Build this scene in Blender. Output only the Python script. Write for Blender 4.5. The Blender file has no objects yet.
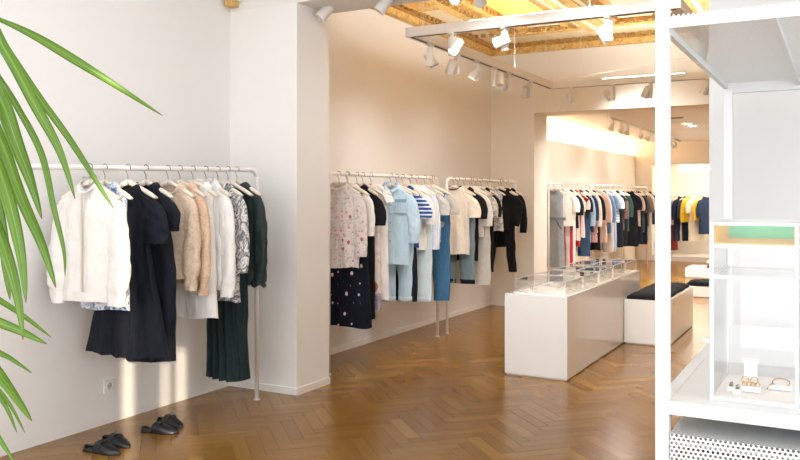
import bpy, bmesh, math, random
from mathutils import Vector, Matrix

# ------------------------------------------------------------------ camera, world, lights, exposure
scn = bpy.context.scene
C = scn.collection
CAM_H, FPX, YH, TH = 1.42, 810.0, 196.0, math.radians(28.6)
SN, CS = math.sin(TH), math.cos(TH)
cam_d = bpy.data.cameras.new('camera'); cam = bpy.data.objects.new('camera', cam_d); C.objects.link(cam)
cam.location = (0, 0, CAM_H); cam.rotation_euler = (math.pi/2, 0, TH)
cam_d.sensor_fit = 'HORIZONTAL'; cam_d.sensor_width = 36.0; cam_d.lens = FPX*36.0/800.0
cam_d.shift_y = -(230.0-YH)/800.0; cam_d.clip_start = 0.05; cam_d.clip_end = 100
scn.camera = cam
scn.view_settings.view_transform = 'Standard'; scn.view_settings.look = 'None'
scn.view_settings.gamma = 1.0; scn.view_settings.use_curve_mapping = False
scn.view_settings.exposure = 0.68
scn.cycles.max_bounces = 10; scn.cycles.diffuse_bounces = 6; scn.cycles.transparent_max_bounces = 24
scn.cycles.sample_clamp_indirect = 6.0; scn.cycles.use_denoising = True

world = bpy.data.worlds.new('daylight'); scn.world = world; world.use_nodes = True
wb = world.node_tree.nodes['Background']; wb.inputs[0].default_value = (0.80, 0.90, 1.0, 1); wb.inputs[1].default_value = 1.6

def lamp(name, kind, loc, rot, energy, col, **kw):
    d = bpy.data.lights.new(name, kind); d.energy = energy; d.color = col
    for k, v in kw.items(): setattr(d, k, v)
    o = bpy.data.objects.new(name, d); C.objects.link(o); o.location = loc; o.rotation_euler = rot
    return o
XR_ = 2.40
# fill lamps added for daylight, at unseen windows behind and beside the camera
lamp('added_side_daylight', 'AREA', (XR_-0.08, 0.35, 1.75), (math.radians(90), 0, math.radians(90)), 86, (0.86, 0.93, 1.0), shape='RECTANGLE', size=3.4, size_y=2.4)
lamp('added_front_daylight', 'AREA', (-1.9, -1.35, 1.65), (math.radians(90), 0, 0), 66, (0.90, 0.95, 1.0), shape='RECTANGLE', size=3.6, size_y=2.6)
sun = lamp('sun', 'SUN', (3, -6, 6), (0, 0, 0), 4.5, (1.0, 0.84, 0.64), angle=math.radians(0.6))
sun.rotation_euler = Vector((-0.70, 0.66, -0.20)).to_track_quat('-Z', 'Y').to_euler()
WARM = (1.0, 0.975, 0.955)

# ------------------------------------------------------------------ geometry of the photograph
def gp(u, v, z=0.0):            # the point at height z seen at pixel (u, v)
    d = (z-CAM_H)*FPX/(YH-v); t = (u-400.0)/FPX
    return Vector((d*(-SN+t*CS), d*(CS+t*SN), z))
def y_at(u, X):                 # Y of a point in plane X seen at column u
    t = (u-400.0)/FPX
    return X*(CS+t*SN)/(-SN+t*CS)
def z_at(X, Y, v):              # height at (X, Y) seen at row v
    d = -X*SN+Y*CS
    return CAM_H-(v-YH)*d/FPX
def px(u, v, d):                # point at depth d
    lat = (u-400.0)/FPX*d
    return Vector((-SN*d+CS*lat, CS*d+SN*lat, CAM_H-(v-YH)/FPX*d))
def to_px(p):
    d = -p[0]*SN+p[1]*CS; lat = p[0]*CS+p[1]*SN
    if d <= 0.05: return None
    return 400+FPX*lat/d, YH-FPX*(p[2]-CAM_H)/d, d

def srgb(h):
    h = h.lstrip('#'); out = []
    for i in (0, 2, 4):
        c = int(h[i:i+2], 16)/255.0
        out.append(c/12.92 if c <= 0.04045 else ((c+0.055)/1.055)**2.4)
    return (*out, 1.0)

# ------------------------------------------------------------------ materials
class NT:
    def __init__(self, name):
        self.m = bpy.data.materials.new(name); self.m.use_nodes = True
        self.t = self.m.node_tree; self.b = self.t.nodes['Principled BSDF']; self.out = self.t.nodes['Material Output']
    def n(self, kind, **kw):
        nd = self.t.nodes.new(kind)
        for k, v in kw.items():
            if hasattr(nd, k): setattr(nd, k, v)
        return nd
    def l(self, a, b): self.t.links.new(a, b)
    def coord(self, which='Object'):
        return self.n('ShaderNodeTexCoord').outputs[which]
    def math(self, op, a, b=None, c=None):
        nd = self.n('ShaderNodeMath', operation=op)
        for i, v in enumerate((a, b, c)):
            if v is None: continue
            if isinstance(v, (int, float)): nd.inputs[i].default_value = v
            else: self.l(v, nd.inputs[i])
        return nd.outputs[0]
    def vmath(self, op, a, b=None):
        nd = self.n('ShaderNodeVectorMath', operation=op)
        for i, v in enumerate((a, b)):
            if v is None: continue
            if isinstance(v, (tuple, list)): nd.inputs[i].default_value = v
            else: self.l(v, nd.inputs[i])
        return nd.outputs['Value'] if op in ('LENGTH', 'DISTANCE', 'DOT_PRODUCT') else nd.outputs[0]
    def noise(self, vec, scale, detail=3, rough=0.5, dist=0.0):
        nd = self.n('ShaderNodeTexNoise'); nd.inputs['Scale'].default_value = scale
        nd.inputs['Detail'].default_value = detail; nd.inputs['Roughness'].default_value = rough
        nd.inputs['Distortion'].default_value = dist
        if vec is not None: self.l(vec, nd.inputs['Vector'])
        return nd.outputs['Fac']
    def ramp(self, fac, stops, interp='LINEAR'):
        nd = self.n('ShaderNodeValToRGB'); cr = nd.color_ramp; cr.interpolation = interp
        while len(cr.elements) < len(stops): cr.elements.new(0.5)
        for e, (p, c) in zip(cr.elements, stops): e.position = p; e.color = c
        self.l(fac, nd.inputs[0]); return nd.outputs[0]
    def mix(self, fac, a, b, blend='MIX'):
        nd = self.n('ShaderNodeMix', data_type='RGBA', blend_type=blend)
        for s, v in ((nd.inputs[0], fac), (nd.inputs[6], a), (nd.inputs[7], b)):
            if isinstance(v, (int, float, tuple)): s.default_value = v
            else: self.l(v, s)
        return nd.outputs[2]
    def bump(self, h, strength=0.3, dist=0.01):
        nd = self.n('ShaderNodeBump'); nd.inputs['Strength'].default_value = strength; nd.inputs['Distance'].default_value = dist
        self.l(h, nd.inputs['Height']); self.l(nd.outputs[0], self.b.inputs['Normal'])
    def set(self, col=None, rough=None, metal=None, spec=None):
        if col is not None:
            if isinstance(col, tuple): self.b.inputs['Base Color'].default_value = col
            else: self.l(col, self.b.inputs['Base Color'])
        if rough is not None: self.b.inputs['Roughness'].default_value = rough
        if metal is not None: self.b.inputs['Metallic'].default_value = metal
        if spec is not None: self.b.inputs['Specular IOR Level'].default_value = spec
        return self

def plain(name, h, rough=0.5, metal=0.0, var=0.03, nscale=6.0, bump=0.0, bscale=60.0, spec=None):
    n = NT(name); c = srgb(h); co = n.coord()
    dark = tuple(v*(1-var*2) for v in c[:3])+(1,)
    n.set(n.ramp(n.noise(co, nscale), [(0.3, dark), (0.7, c)]), rough, metal, spec)
    if bump: n.bump(n.noise(co, bscale, 4), bump, 0.004)
    return n.m
def emit(name, h, s):
    n = NT(name); n.set(srgb(h), 0.5)
    n.b.inputs['Emission Color'].default_value = srgb(h); n.b.inputs['Emission Strength'].default_value = s
    return n.m
def glass(name, tint=(1, 1, 1, 1), refl=0.12):
    n = NT(name); tr = n.n('ShaderNodeBsdfTransparent'); tr.inputs[0].default_value = tint
    gl = n.n('ShaderNodeBsdfGlossy'); gl.inputs['Roughness'].default_value = 0.02
    fr = n.n('ShaderNodeFresnel'); fr.inputs[0].default_value = 1.45
    mx = n.n('ShaderNodeMixShader')
    ge = n.n('ShaderNodeNewGeometry')      # the same index of refraction on both faces of a thin pane
    n.l(n.math('ADD', 1.45, n.math('MULTIPLY', ge.outputs['Backfacing'], 1/1.45-1.45)), fr.inputs[0])
    n.l(fr.outputs[0], mx.inputs[0])
    n.l(tr.outputs[0], mx.inputs[1]); n.l(gl.outputs[0], mx.inputs[2]); n.l(mx.outputs[0], n.out.inputs[0])
    return n.m
def perforated(name, h, axes, pitch, hole=0.30):
    n = NT(name); n.set(srgb(h), 0.45)
    sep = n.n('ShaderNodeSeparateXYZ'); n.l(n.coord(), sep.inputs[0])
    a = n.math('DIVIDE', sep.outputs[axes[0]], pitch); b = n.math('DIVIDE', sep.outputs[axes[1]], pitch*1.732)
    def cell(o):
        fx = n.math('SUBTRACT', n.math('FRACT', n.math('ADD', a, o)), 0.5)
        fy = n.math('MULTIPLY', n.math('SUBTRACT', n.math('FRACT', n.math('ADD', b, o)), 0.5), 1.732)
        return n.math('SQRT', n.math('ADD', n.math('MULTIPLY', fx, fx), n.math('MULTIPLY', fy, fy)))
    d = n.math('MINIMUM', cell(0.0), cell(0.5))
    tr = n.n('ShaderNodeBsdfTransparent'); mx = n.n('ShaderNodeMixShader')
    n.l(n.math('LESS_THAN', d, hole), mx.inputs[0]); n.l(n.b.outputs[0], mx.inputs[1]); n.l(tr.outputs[0], mx.inputs[2])
    n.l(mx.outputs[0], n.out.inputs[0])
    return n.m

def fabric(name, h, var=0.06, rough=0.9, weave=0.25, wscale=220.0, wr=0.25, pattern=None):
    """cloth: colour, a fine weave and soft crumple relief"""
    n = NT(name); co = n.coord(); c = srgb(h)
    dark = tuple(v*(1-var*2.2) for v in c[:3])+(1,)
    base = n.ramp(n.noise(co, 9.0, 4), [(0.3, dark), (0.72, c)])
    col = pattern(n, co, base) if pattern else base
    n.set(col, rough, 0.0, 0.25)
    st = n.vmath('MULTIPLY', co, (1.0, 1.0, 0.35))
    hgt = n.math('ADD', n.math('MULTIPLY', n.noise(st, 20.0, 4, 0.55, 0.8), wr*5), n.math('MULTIPLY', n.noise(co, wscale, 2), weave*0.12))
    n.bump(hgt, 0.55, 0.02)
    return n.m

def voro(n, co, scale, rnd=1.0):
    v = n.n('ShaderNodeTexVoronoi'); v.inputs['Scale'].default_value = scale; v.inputs['Randomness'].default_value = rnd
    n.l(co, v.inputs['Vector']); return v
def flat_xz(n, co, s=(1, 0.25, 1)): return n.vmath('MULTIPLY', co, s)
def p_floral(n, co, base):
    q = flat_xz(n, co, (1, 0.0, 1)); q2 = n.vmath('ADD', q, n.vmath('MULTIPLY', n.n('ShaderNodeTexNoise').outputs['Color'], (0.0, 0.0, 0.0)))
    leaf = n.noise(q2, 34.0, 3, 0.6, 2.0)
    c = n.mix(n.math('MULTIPLY', n.math('GREATER_THAN', leaf, 0.57), 0.55), base, srgb('#8d9a94'))
    v = voro(n, q2, 19.0); m = n.math('LESS_THAN', v.outputs['Distance'], 0.22)
    c = n.mix(n.math('MULTIPLY', m, 0.8), c, srgb('#d98b94'))
    v2 = voro(n, n.vmath('MULTIPLY', q2, (1.3, 1, 0.9)), 12.0); c = n.mix(n.math('MULTIPLY', n.math('LESS_THAN', v2.outputs['Distance'], 0.19), 0.85), c, srgb('#b8424f'))
    return c
def p_hearts(n, co, base):
    q = flat_xz(n, co, (1, 0.0, 0.8)); v = voro(n, q, 15.0, 0.45)
    c = n.mix(n.math('LESS_THAN', n.math('ADD', v.outputs['Distance'], n.math('MULTIPLY', n.noise(q, 90.0), 0.10)), 0.245), base, srgb('#e9d3da'))
    v2 = voro(n, q, 17.0, 0.30); v2.inputs['Scale'].default_value = 34.0
    return n.mix(n.math('MULTIPLY', n.math('LESS_THAN', v2.outputs['Distance'], 0.07), 0.4), c, srgb('#b795a6'))
def p_marble(n, co, base):
    w = n.noise(n.vmath('MULTIPLY', co, (1.3, 0.4, 0.8)), 11.0, 4, 0.55, 3.2)
    return n.ramp(w, [(0.30, srgb('#ece6e0')), (0.40, srgb('#c9c4c0')), (0.46, srgb('#4a4c55')), (0.52, srgb('#a9a6a6')), (0.58, srgb('#efe9e2')), (0.70, srgb('#8b8a90'))])
def p_stripes(c2, scale, axis=2, duty=0.5):
    def f(n, co, base):
        s = n.n('ShaderNodeSeparateXYZ'); n.l(co, s.inputs[0])
        return n.mix(n.math('LESS_THAN', n.math('FRACT', n.math('MULTIPLY', s.outputs[axis], scale)), duty), base, srgb(c2))
    return f
def p_bottomband(zs, stops):
    """a garment whose print changes down its length"""
    def f(n, co, base):
        s = n.n('ShaderNodeSeparateXYZ'); n.l(co, s.inputs[0]); out = base
        wob = n.math('ADD', s.outputs[2], n.math('MULTIPLY', n.noise(co, 14.0), 0.05))
        for z, h in zip(zs, stops): out = n.mix(n.math('LESS_THAN', wob, z), out, srgb(h))
        return out
    return f
def p_balloon(n, co, base):
    q = flat_xz(n, co, (1, 0.0, 1)); v = voro(n, q, 9.0)
    c = n.mix(n.math('MULTIPLY', n.math('LESS_THAN', v.outputs['Distance'], 0.24), 0.8), base, srgb('#b8705a'))
    c = n.mix(n.math('MULTIPLY', n.math('GREATER_THAN', n.noise(q, 20.0), 0.60), 0.5), c, srgb('#c9a58c'))
    s = n.n('ShaderNodeSeparateXYZ'); n.l(co, s.inputs[0])
    c = n.mix(n.math('MULTIPLY', n.math('LESS_THAN', s.outputs[2], -1.0), 0.75), c, srgb('#76799b'))
    c = n.mix(n.math('LESS_THAN', n.vmath('DISTANCE', n.vmath('MULTIPLY', co, (1, 0, 0.85)), (0.125, 0, -0.80)), 0.042), c, srgb('#b5745c'))
    return n.mix(n.math('LESS_THAN', n.vmath('DISTANCE', n.vmath('MULTIPLY', co, (1, 0, 1)), (0.125, 0, -1.01)), 0.014), c, srgb('#6b4a3a'))
def p_blueprint(n, co, base):
    t = n.noise(co, 26.0, 3, 0.6, 1.5)
    return n.ramp(t, [(0.40, srgb('#e4e3e6')), (0.50, srgb('#b9bfcc')), (0.60, srgb('#5f7fae')), (0.66, srgb('#2f3950'))])
def p_denim(c2):
    def f(n, co, base):
        return n.mix(n.math('MULTIPLY', n.noise(n.vmath('MULTIPLY', co, (1, 1, 0.4)), 12.0, 4), 0.9), base, srgb(c2))
    return f
def p_knit(n, co, base):
    w = n.noise(co, 75.0, 2); return n.mix(n.math('MULTIPLY', n.math('GREATER_THAN', w, 0.55), 0.35), base, srgb('#b9957a'))
def p_dot(x, z, r, h):
    def f(n, co, base):
        return n.mix(n.math('LESS_THAN', n.vmath('DISTANCE', n.vmath('MULTIPLY', co, (1, 0, 1)), (x, 0, z)), r), base, srgb(h))
    return f

# surfaces
def wall_mat(name, h, var=0.015):
    n = NT(name); co = n.coord(); c = srgb(h); d = tuple(v*(1-var*2) for v in c[:3])+(1,)
    n.set(n.ramp(n.noise(co, 1.4, 3), [(0.3, d), (0.7, c)]), 0.62, 0, 0.3); n.bump(n.noise(co, 130.0, 3), 0.06, 0.003); return n.m
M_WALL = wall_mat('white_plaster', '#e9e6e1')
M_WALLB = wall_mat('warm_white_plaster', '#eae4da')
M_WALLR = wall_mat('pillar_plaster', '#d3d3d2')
M_CEILW = wall_mat('ceiling_white', '#e6e2dc')
M_LACQ = plain('white_lacquer', '#eeedea', 0.18, var=0.008, spec=0.5)
M_METAL = plain('white_metal', '#dadddd', 0.38, var=0.008)
M_RAIL = plain('rail_white', '#efece6', 0.35, var=0.008)
M_TRACK = plain('track_white', '#dcd8d2', 0.45, var=0.01)
M_HANG = plain('cream_wood', '#e7dccb', 0.45, var=0.05, nscale=20)
M_HOOK = plain('hook_steel', '#8d8578', 0.3, 0.9)
M_DHOOK = plain('dark_hook', '#4d3d33', 0.35, 0.8)
M_GLASS = glass('clear_glass'); M_ACRYL = glass('clear_acrylic', (0.985, 0.99, 0.99, 1))
M_DARK = plain('dark_slot', '#2b2724', 0.6)
M_BLACKL = plain('black_leather', '#1d1d20', 0.32, var=0.1, bump=0.15, bscale=180)
M_SOLE = plain('shoe_sole', '#161414', 0.5)
M_INSOLE = plain('shoe_lining', '#33302f', 0.7)
M_GOLD = plain('gold_metal', '#c99a4e', 0.3, 0.9)
M_GOLDL = plain('gold_lining', '#e3b24c', 0.45, var=0.06)
M_GREENL = plain('green_lining', '#74d6a4', 0.6, var=0.08, nscale=30)
M_SOCK = plain('socket_plastic', '#e4e2dd', 0.35)
def gilt(name, a, b, scale, bump=0.6):
    n = NT(name); co = n.coord(); t = n.noise(co, scale, 5, 0.65, 0.6)
    n.set(n.ramp(t, [(0.32, srgb(b)), (0.62, srgb(a))]), 0.5, 0.0, 0.4); n.bump(n.noise(co, scale*1.6, 4, 0.6), bump, 0.02); return n.m
M_GILT = gilt('gilded_carving', '#ecc67c', '#b98a42', 26)
M_GILTD = gilt('gilded_dark_carving', '#d2a458', '#80592a', 34, 0.9)
M_OCHRE = gilt('ochre_panel', '#f0bc66', '#e2aa52', 5, 0.1)
M_CREAM = gilt('cream_painted_band', '#f0e2c4', '#e6d4ae', 4, 0.05)
# floor
def floor_mat():
    n = NT('oak_herringbone'); uv = n.n('ShaderNodeUVMap').outputs[0]
    at = n.n('ShaderNodeAttribute', attribute_name='tone')
    g = n.noise(n.vmath('MULTIPLY', uv, (3.0, 46.0, 1.0)), 1.0, 5, 0.6, 0.4)
    g2 = n.noise(n.vmath('MULTIPLY', uv, (8.0, 240.0, 1.0)), 1.0, 3, 0.6)
    tone = n.ramp(at.outputs['Fac'], [(0.0, srgb('#7f571d')), (0.35, srgb('#8a6124')), (0.7, srgb('#936b2a')), (1.0, srgb('#9f7937'))])
    col = n.mix(n.math('MULTIPLY', g, 0.42), tone, srgb('#68431a'))
    col = n.mix(n.math('MULTIPLY', n.math('GREATER_THAN', g2, 0.62), 0.16), col, srgb('#5c3718'))
    n.set(col, 0.27, 0, 0.5)
    n.bump(n.math('ADD', n.math('MULTIPLY', g2, 0.3), n.math('MULTIPLY', at.outputs['Fac'], 0.0)), 0.08, 0.002)
    n.l(n.math('ADD', n.math('MULTIPLY', g, 0.14), 0.17), n.b.inputs['Roughness'])
    return n.m
M_FLOOR = floor_mat()
M_SUB = plain('floor_joint', '#4d2f16', 0.8)

# ------------------------------------------------------------------ mesh helpers
class MB:
    def __init__(self): self.v = []; self.f = []
    def add(self, vs, fs):
        o = len(self.v); self.v += [tuple(p) for p in vs]; self.f += [tuple(i+o for i in f) for f in fs]; return self
    def box(self, x0, x1, y0, y1, z0, z1):
        return self.add([(x0,y0,z0),(x1,y0,z0),(x1,y1,z0),(x0,y1,z0),(x0,y0,z1),(x1,y0,z1),(x1,y1,z1),(x0,y1,z1)],
                        [(3,2,1,0),(4,5,6,7),(0,1,5,4),(1,2,6,5),(2,3,7,6),(3,0,4,7)])
    def loft(self, rings, cap0=False, cap1=False):
        n = len(rings[0]); vs = [p for r in rings for p in r]; fs = []
        for i in range(len(rings)-1):
            for j in range(n):
                k = (j+1) % n; fs.append((i*n+j, i*n+k, (i+1)*n+k, (i+1)*n+j))
        if cap0: fs.append(tuple(range(n-1, -1, -1)))
        if cap1: fs.append(tuple(range((len(rings)-1)*n, len(rings)*n)))
        return self.add(vs, fs)
    def tube(self, pts, r, n=10, caps=True):
        pts = [Vector(p) for p in pts]; rings = []; up = Vector((0.13, 0.31, 0.94))
        for i, p in enumerate(pts):
            a = pts[max(0, i-1)]; b = pts[min(len(pts)-1, i+1)]; t = (b-a).normalized()
            if i and (t.length < 0.5 or (t.dot(pt) < -0.9)): t = pt
            pt = t
            s = t.cross(up)
            if s.length < 1e-4: s = t.cross(Vector((1, 0, 0)))
            s.normalize(); w = s.cross(t)
            rr = r[i] if isinstance(r, (list, tuple)) else r
            rings.append([p+(s*math.cos(2*math.pi*k/n)+w*math.sin(2*math.pi*k/n))*rr for k in range(n)])
        return self.loft(rings, caps, caps)
    def cyl(self, a, b, r, n=16): return self.tube([a, b], r, n)
    def obj(self, name, m, parent=None, smooth=False, bevel=0.0, loc=None):
        me = bpy.data.meshes.new(name); me.from_pydata(self.v, [], self.f); me.update()
        if bevel:
            bm = bmesh.new(); bm.from_mesh(me)
            bmesh.ops.bevel(bm, geom=[e for e in bm.edges], offset=bevel, segments=2, profile=0.6, affect='EDGES')
            bm.to_mesh(me); bm.free()
        else:
            bm = bmesh.new(); bm.from_mesh(me); bmesh.ops.recalc_face_normals(bm, faces=bm.faces); bm.to_mesh(me); bm.free()
        me.materials.append(m)
        if smooth: me.polygons.foreach_set('use_smooth', [True]*len(me.polygons))
        o = bpy.data.objects.new(name, me); C.objects.link(o)
        if parent is not None: o.parent = parent
        if loc is not None: o.location = loc
        return o
def smooth_by_angle(o, deg=40):
    me = o.data; me.polygons.foreach_set('use_smooth', [True]*len(me.polygons))
    bm = bmesh.new(); bm.from_mesh(me)
    for e in bm.edges:
        if len(e.link_faces) == 2 and e.calc_face_angle(0) > math.radians(deg): e.smooth = False
    bm.to_mesh(me); bm.free()
def box(name, x0, x1, y0, y1, z0, z1, m, parent=None, bevel=0.0):
    return MB().box(x0, x1, y0, y1, z0, z1).obj(name, m, parent, bevel=bevel)
def struct(o, label=None):
    o['kind'] = 'structure'
    if label: o['label'] = label
    return o
def tag(o, label, cat, group=None):
    o['label'] = label; o['category'] = cat
    if group: o['group'] = group
    return o
def empty(name, loc=(0, 0, 0), rz=0.0):
    o = bpy.data.objects.new(name, None); C.objects.link(o); o.location = loc; o.rotation_euler = (0, 0, rz); o.empty_display_size = 0.1
    return o

# ------------------------------------------------------------------ the room
XL, XR = -4.02, 2.40            # left and right walls
YF, YP0, YP1 = -1.50, 4.72, 5.13  # shop front, pillar and beam
YB0, YB1 = 9.85, 10.36          # cross wall with the wide opening
YE = 18.30                      # far wall
ZC, ZBEAM, ZHEAD, ZBACK = 3.40, 2.80, 2.474, 2.60

floor = struct(box('floor', XL-0.1, XR+0.1, YF-0.1, YE+1.9, -0.10, -0.010, M_SUB), 'glossy oak herringbone parquet floor')
def build_floor():
    W, n = 0.083, 5; L = W*n; rng = random.Random(4)
    planks = []
    R = math.sqrt(0.5)
    def world(a, b): return (-1.0+(a-b)*R*W, 8.0+(a+b)*R*W)
    for r in range(-190, 190):
        for c in range(-24, 25):
            planks.append((r+2*n*c, r, n, 1)); planks.append((r, r+1-2*n*c, 1, n))
    sel = []
    for (a, b, wa, wb) in planks:
        cx, cy = world(a+wa/2, b+wb/2)
        if not (XL-0.12 < cx < XR+0.1 and 0.6 < cy < YE+1.0): continue
        p = to_px((cx, cy, 0))
        seen = p is not None and -20 < p[0] < 820 and 196 < p[1] < 475
        hid = (not seen) or cx > 0.0 or (p[0] > 655 and p[1] > 345) or cx < XL or (cx < -3.41 and YP0 < cy < YP1)
        sel.append(((a, b, wa, wb), p[2] if p else 99, hid))
    sel.sort(key=lambda s: (s[2], s[1]))
    g = 0.0004/W
    def plank(mb_v, mb_f, uvs, tones, q):
        a, b, wa, wb = q; o = len(mb_v); z = rng.uniform(-0.0006, 0.0006); cf = 0.0009/W
        lo = [(a+g, b+g), (a+wa-g, b+g), (a+wa-g, b+wb-g), (a+g, b+wb-g)]
        hi = [(a+g+cf, b+g+cf), (a+wa-g-cf, b+g+cf), (a+wa-g-cf, b+wb-g-cf), (a+g+cf, b+wb-g-cf)]
        for (x, y) in lo: mb_v.append((*world(x, y), z-0.0009))
        for (x, y) in hi: mb_v.append((*world(x, y), z))
        fs = [(4, 5, 6, 7), (0, 1, 5, 4), (1, 2, 6, 5), (2, 3, 7, 6), (3, 0, 4, 7)]
        ou, ov = rng.uniform(0, 90), rng.uniform(0, 90); tone = min(1, max(0, rng.gauss(0.5, 0.22)))
        pts = lo+hi
        for f in fs:
            mb_f.append(tuple(i+o for i in f)); tones.append(tone)
            for i in f:
                x, y = (pts[i][0]-a)*W, (pts[i][1]-b)*W
                uvs.append((x+ou, y+ov) if wa > wb else (y+ou, x+ov))
    def make(name, qs):
        v, f, uv, tn = [], [], [], []
        for q in qs: plank(v, f, uv, tn, q)
        me = bpy.data.meshes.new(name); me.from_pydata(v, [], f); me.update()
        ul = me.uv_layers.new(name='UVMap'); ul.data.foreach_set('uv', [c for t in uv for c in t])
        al = me.attributes.new('tone', 'FLOAT', 'FACE'); al.data.foreach_set('value', tn)
        me.materials.append(M_FLOOR); o = bpy.data.objects.new(name, me); C.objects.link(o); o.parent = floor; return o
    for s in sel[:300]: make('parquet_block', [s[0]])
    o = make('parquet_field', [s[0] for s in sel[300:]]); o['kind'] = 'stuff'
build_floor()
box('floor_front', XL, XR, YF, 0.75, -0.004, -0.001, plain('oak_floor_front', '#9c6a36', 0.3, var=0.1), floor)

struct(box('wall_left', XL-0.25, XL, YF, YB1, 0, ZC+0.3, M_WALL), 'white plaster wall behind the clothes rails')
struct(box('pillar_left', XL, -3.41, YP0, YP1, 0, ZBEAM, M_WALL), 'white plaster pier between the first and second rail')
struct(box('beam_cross', XL, XR, YP0, YP1, ZBEAM, ZC+0.1, M_CEILW), 'white downstand beam across the shop ceiling')
struct(box('wall_right', XR, XR+0.25, YF, YE+1.9, 0, ZC+0.3, M_WALLB), 'white plaster wall on the right')
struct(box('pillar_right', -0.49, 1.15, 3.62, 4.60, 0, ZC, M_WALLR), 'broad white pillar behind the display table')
# unseen front wall behind the camera, shaped around an added window
fw = MB(); fw.box(XL, -3.75, YF-0.2, YF, 0, 3.4).box(1.6, 1.85, YF-0.04, YF, 0, 3.4).box(2.10, XR, YF-0.04, YF, 0, 3.4).box(-3.75, 1.6, YF-0.2, YF, 3.05, 3.4).box(-3.75, 1.6, YF-0.2, YF, 0, 0.35)
fw.box(1.92, 2.0, YF-0.03, YF, 1.35, 2.1); fw.box(1.85, 2.10, YF-0.04, YF, 0, 1.35).box(1.85, 2.10, YF-0.04, YF, 2.1, 3.4)  # slit and mullion shaped to throw sun streaks on the left wall
struct(fw.obj('wall_front', M_WALL), 'unseen front wall around the added window and the sun slit')
struct(box('added_window_1', -3.75, 1.6, YF-0.12, YF-0.10, 0.35, 3.05, plain('added_blind', '#f0efec', 0.9)), 'added unseen shop window with its white blind down')  # window and blind added; the blind keeps sun to the slit
struct(box('added_window_2', XR-0.03, XR-0.001, -1.35, 2.05, 0.55, 2.95, plain('added_blind_side', '#f0efec', 0.9)), 'added unseen side window with its white blind down')  # added backing for the side daylight lamp, out of view
struct(box('ceiling', XL, XR, YF, YP0, 3.30, 3.40, M_CEILW), 'white ceiling of the front of the shop')
# cross wall: pier, header, right jamb
struct(box('wall_cross', XL, -3.43, YB0, YB1, 0, ZC, M_WALLB), 'warm white pier at the end of the second rail')
struct(box('header_cross', -3.43, XR, YB0, YB1, ZHEAD, ZC, M_WALLB), 'warm white header over the opening to the back room')
struct(box('jamb_right', 0.4, XR, YB0, YB1, 0, ZHEAD, M_WALLB), 'right jamb of the opening')
# back room
struct(box('wall_back_left', XL-0.25, XL, YB1, YE+0.2, 0, 2.30, M_WALLB), 'warm white wall panel below the lit cove')
struct(box('wall_cove', XL-0.35, XL-0.25, YB1, YE+0.2, 0, ZBACK, M_WALLB), 'recessed wall strip above the cove light')
struct(box('ceiling_back', XL-0.35, XR, YB1, YE+1.9, ZBACK, ZBACK+0.1, M_CEILW), 'white ceiling of the back room')
NX0, NX1 = -3.02, -0.9          # niche in the far wall
NX0 = YE*(-SN+(652-400)/FPX*CS)/(CS+(652-400)/FPX*SN)
fb = MB(); fb.box(XL-0.35, NX0, YE, YE+0.2, 0, ZBACK).box(NX0, NX1+1.4, YE, YE+0.2, 2.10, ZBACK).box(NX1+1.4, XR, YE, YE+0.2, 0, ZBACK)
struct(fb.obj('wall_back', M_WALLB), 'far wall of the back room around the niche')
nb = MB(); nb.box(NX0-0.1, NX1+1.5, YE+1.5, YE+1.6, 0, 2.3).box(NX0-0.1, NX0, YE+0.2, YE+1.5, 0, 2.3).box(NX1+1.4, NX1+1.5, YE+0.2, YE+1.5, 0, 2.3).box(NX0, NX1+1.4, YE+0.2, YE+1.5, 2.14, 2.3)
struct(nb.obj('wall_niche', M_WALLB), 'white lining of the lit niche')
struct(box('trim_1', NX0-0.03, NX1+1.43, YE-0.03, YE, 2.10, 2.14, M_TRACK), 'slim metal trim over the niche')
struct(box('niche_step', NX0, NX1+1.4, YE+0.02, YE+1.5, 0, 0.10, M_LACQ), 'low white step inside the niche')
# skirting
struct(box('baseboard_left', XL, XL+0.012, YP1, YB0, 0, 0.05, M_WALL))
bb = MB(); bb.box(XL, -3.41, YP0-0.012, YP0, 0, 0.05).box(-3.41, -3.398, YP0-0.012, YP1, 0, 0.05)
struct(bb.obj('baseboard_pillar', M_WALL)); struct(box('baseboard_cross', XL, -3.418, YB0-0.012, YB0, 0, 0.05, M_WALLB))
struct(box('baseboard_back', XL, XL+0.012, YB1, YE, 0, 0.05, M_WALLB))

# gilded ceiling of the middle room
gc = struct(box('ceiling_gilded', XL, XR, YP1, YB0, ZC, ZC+0.1, M_OCHRE), 'gilded ornate coffered ceiling')
def gpart(name, m, *b): return box(name, *b, m, gc)
# cornice along left wall and cross wall, cream bands, carved bands
gpart('cornice', M_GILT, XL, XL+0.07, YP1, YB0, 3.24, 3.40); gpart('cornice', M_GILT, XL+0.07, XR, YB0-0.07, YB0, 3.24, 3.40)
gpart('cornice', M_GILTD, XL, XL+0.11, YP1, YB0, 3.31, 3.40); gpart('cornice', M_GILTD, XL+0.11, XR, YB0-0.11, YB0, 3.31, 3.40)
gpart('painted_band', M_CREAM, XL+0.11, -3.62, 7.6, YB0-0.11, 3.36, 3.40); gpart('painted_band', M_CREAM, -3.62, XR, 9.22, YB0-0.11, 3.36, 3.40)
gpart('carved_panel', M_GILT, XL+0.11, -3.70, YP1, 7.55, 3.345, 3.40); gpart('carved_panel', M_OCHRE, XL+0.18, -3.80, YP1+0.5, 7.3, 3.335, 3.40)
gpart('moulding', M_GILT, -3.62, -3.50, YP1, 9.22, 3.335, 3.40); gpart('moulding', M_GILTD, -3.44, -3.36, YP1, 9.0, 3.345, 3.40)
gpart('painted_band', M_CREAM, -3.50, -3.44, YP1, 9.0, 3.36, 3.40); gpart('moulding', M_GILT, -3.36, -3.28, YP1, 8.7, 3.36, 3.40)
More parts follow.
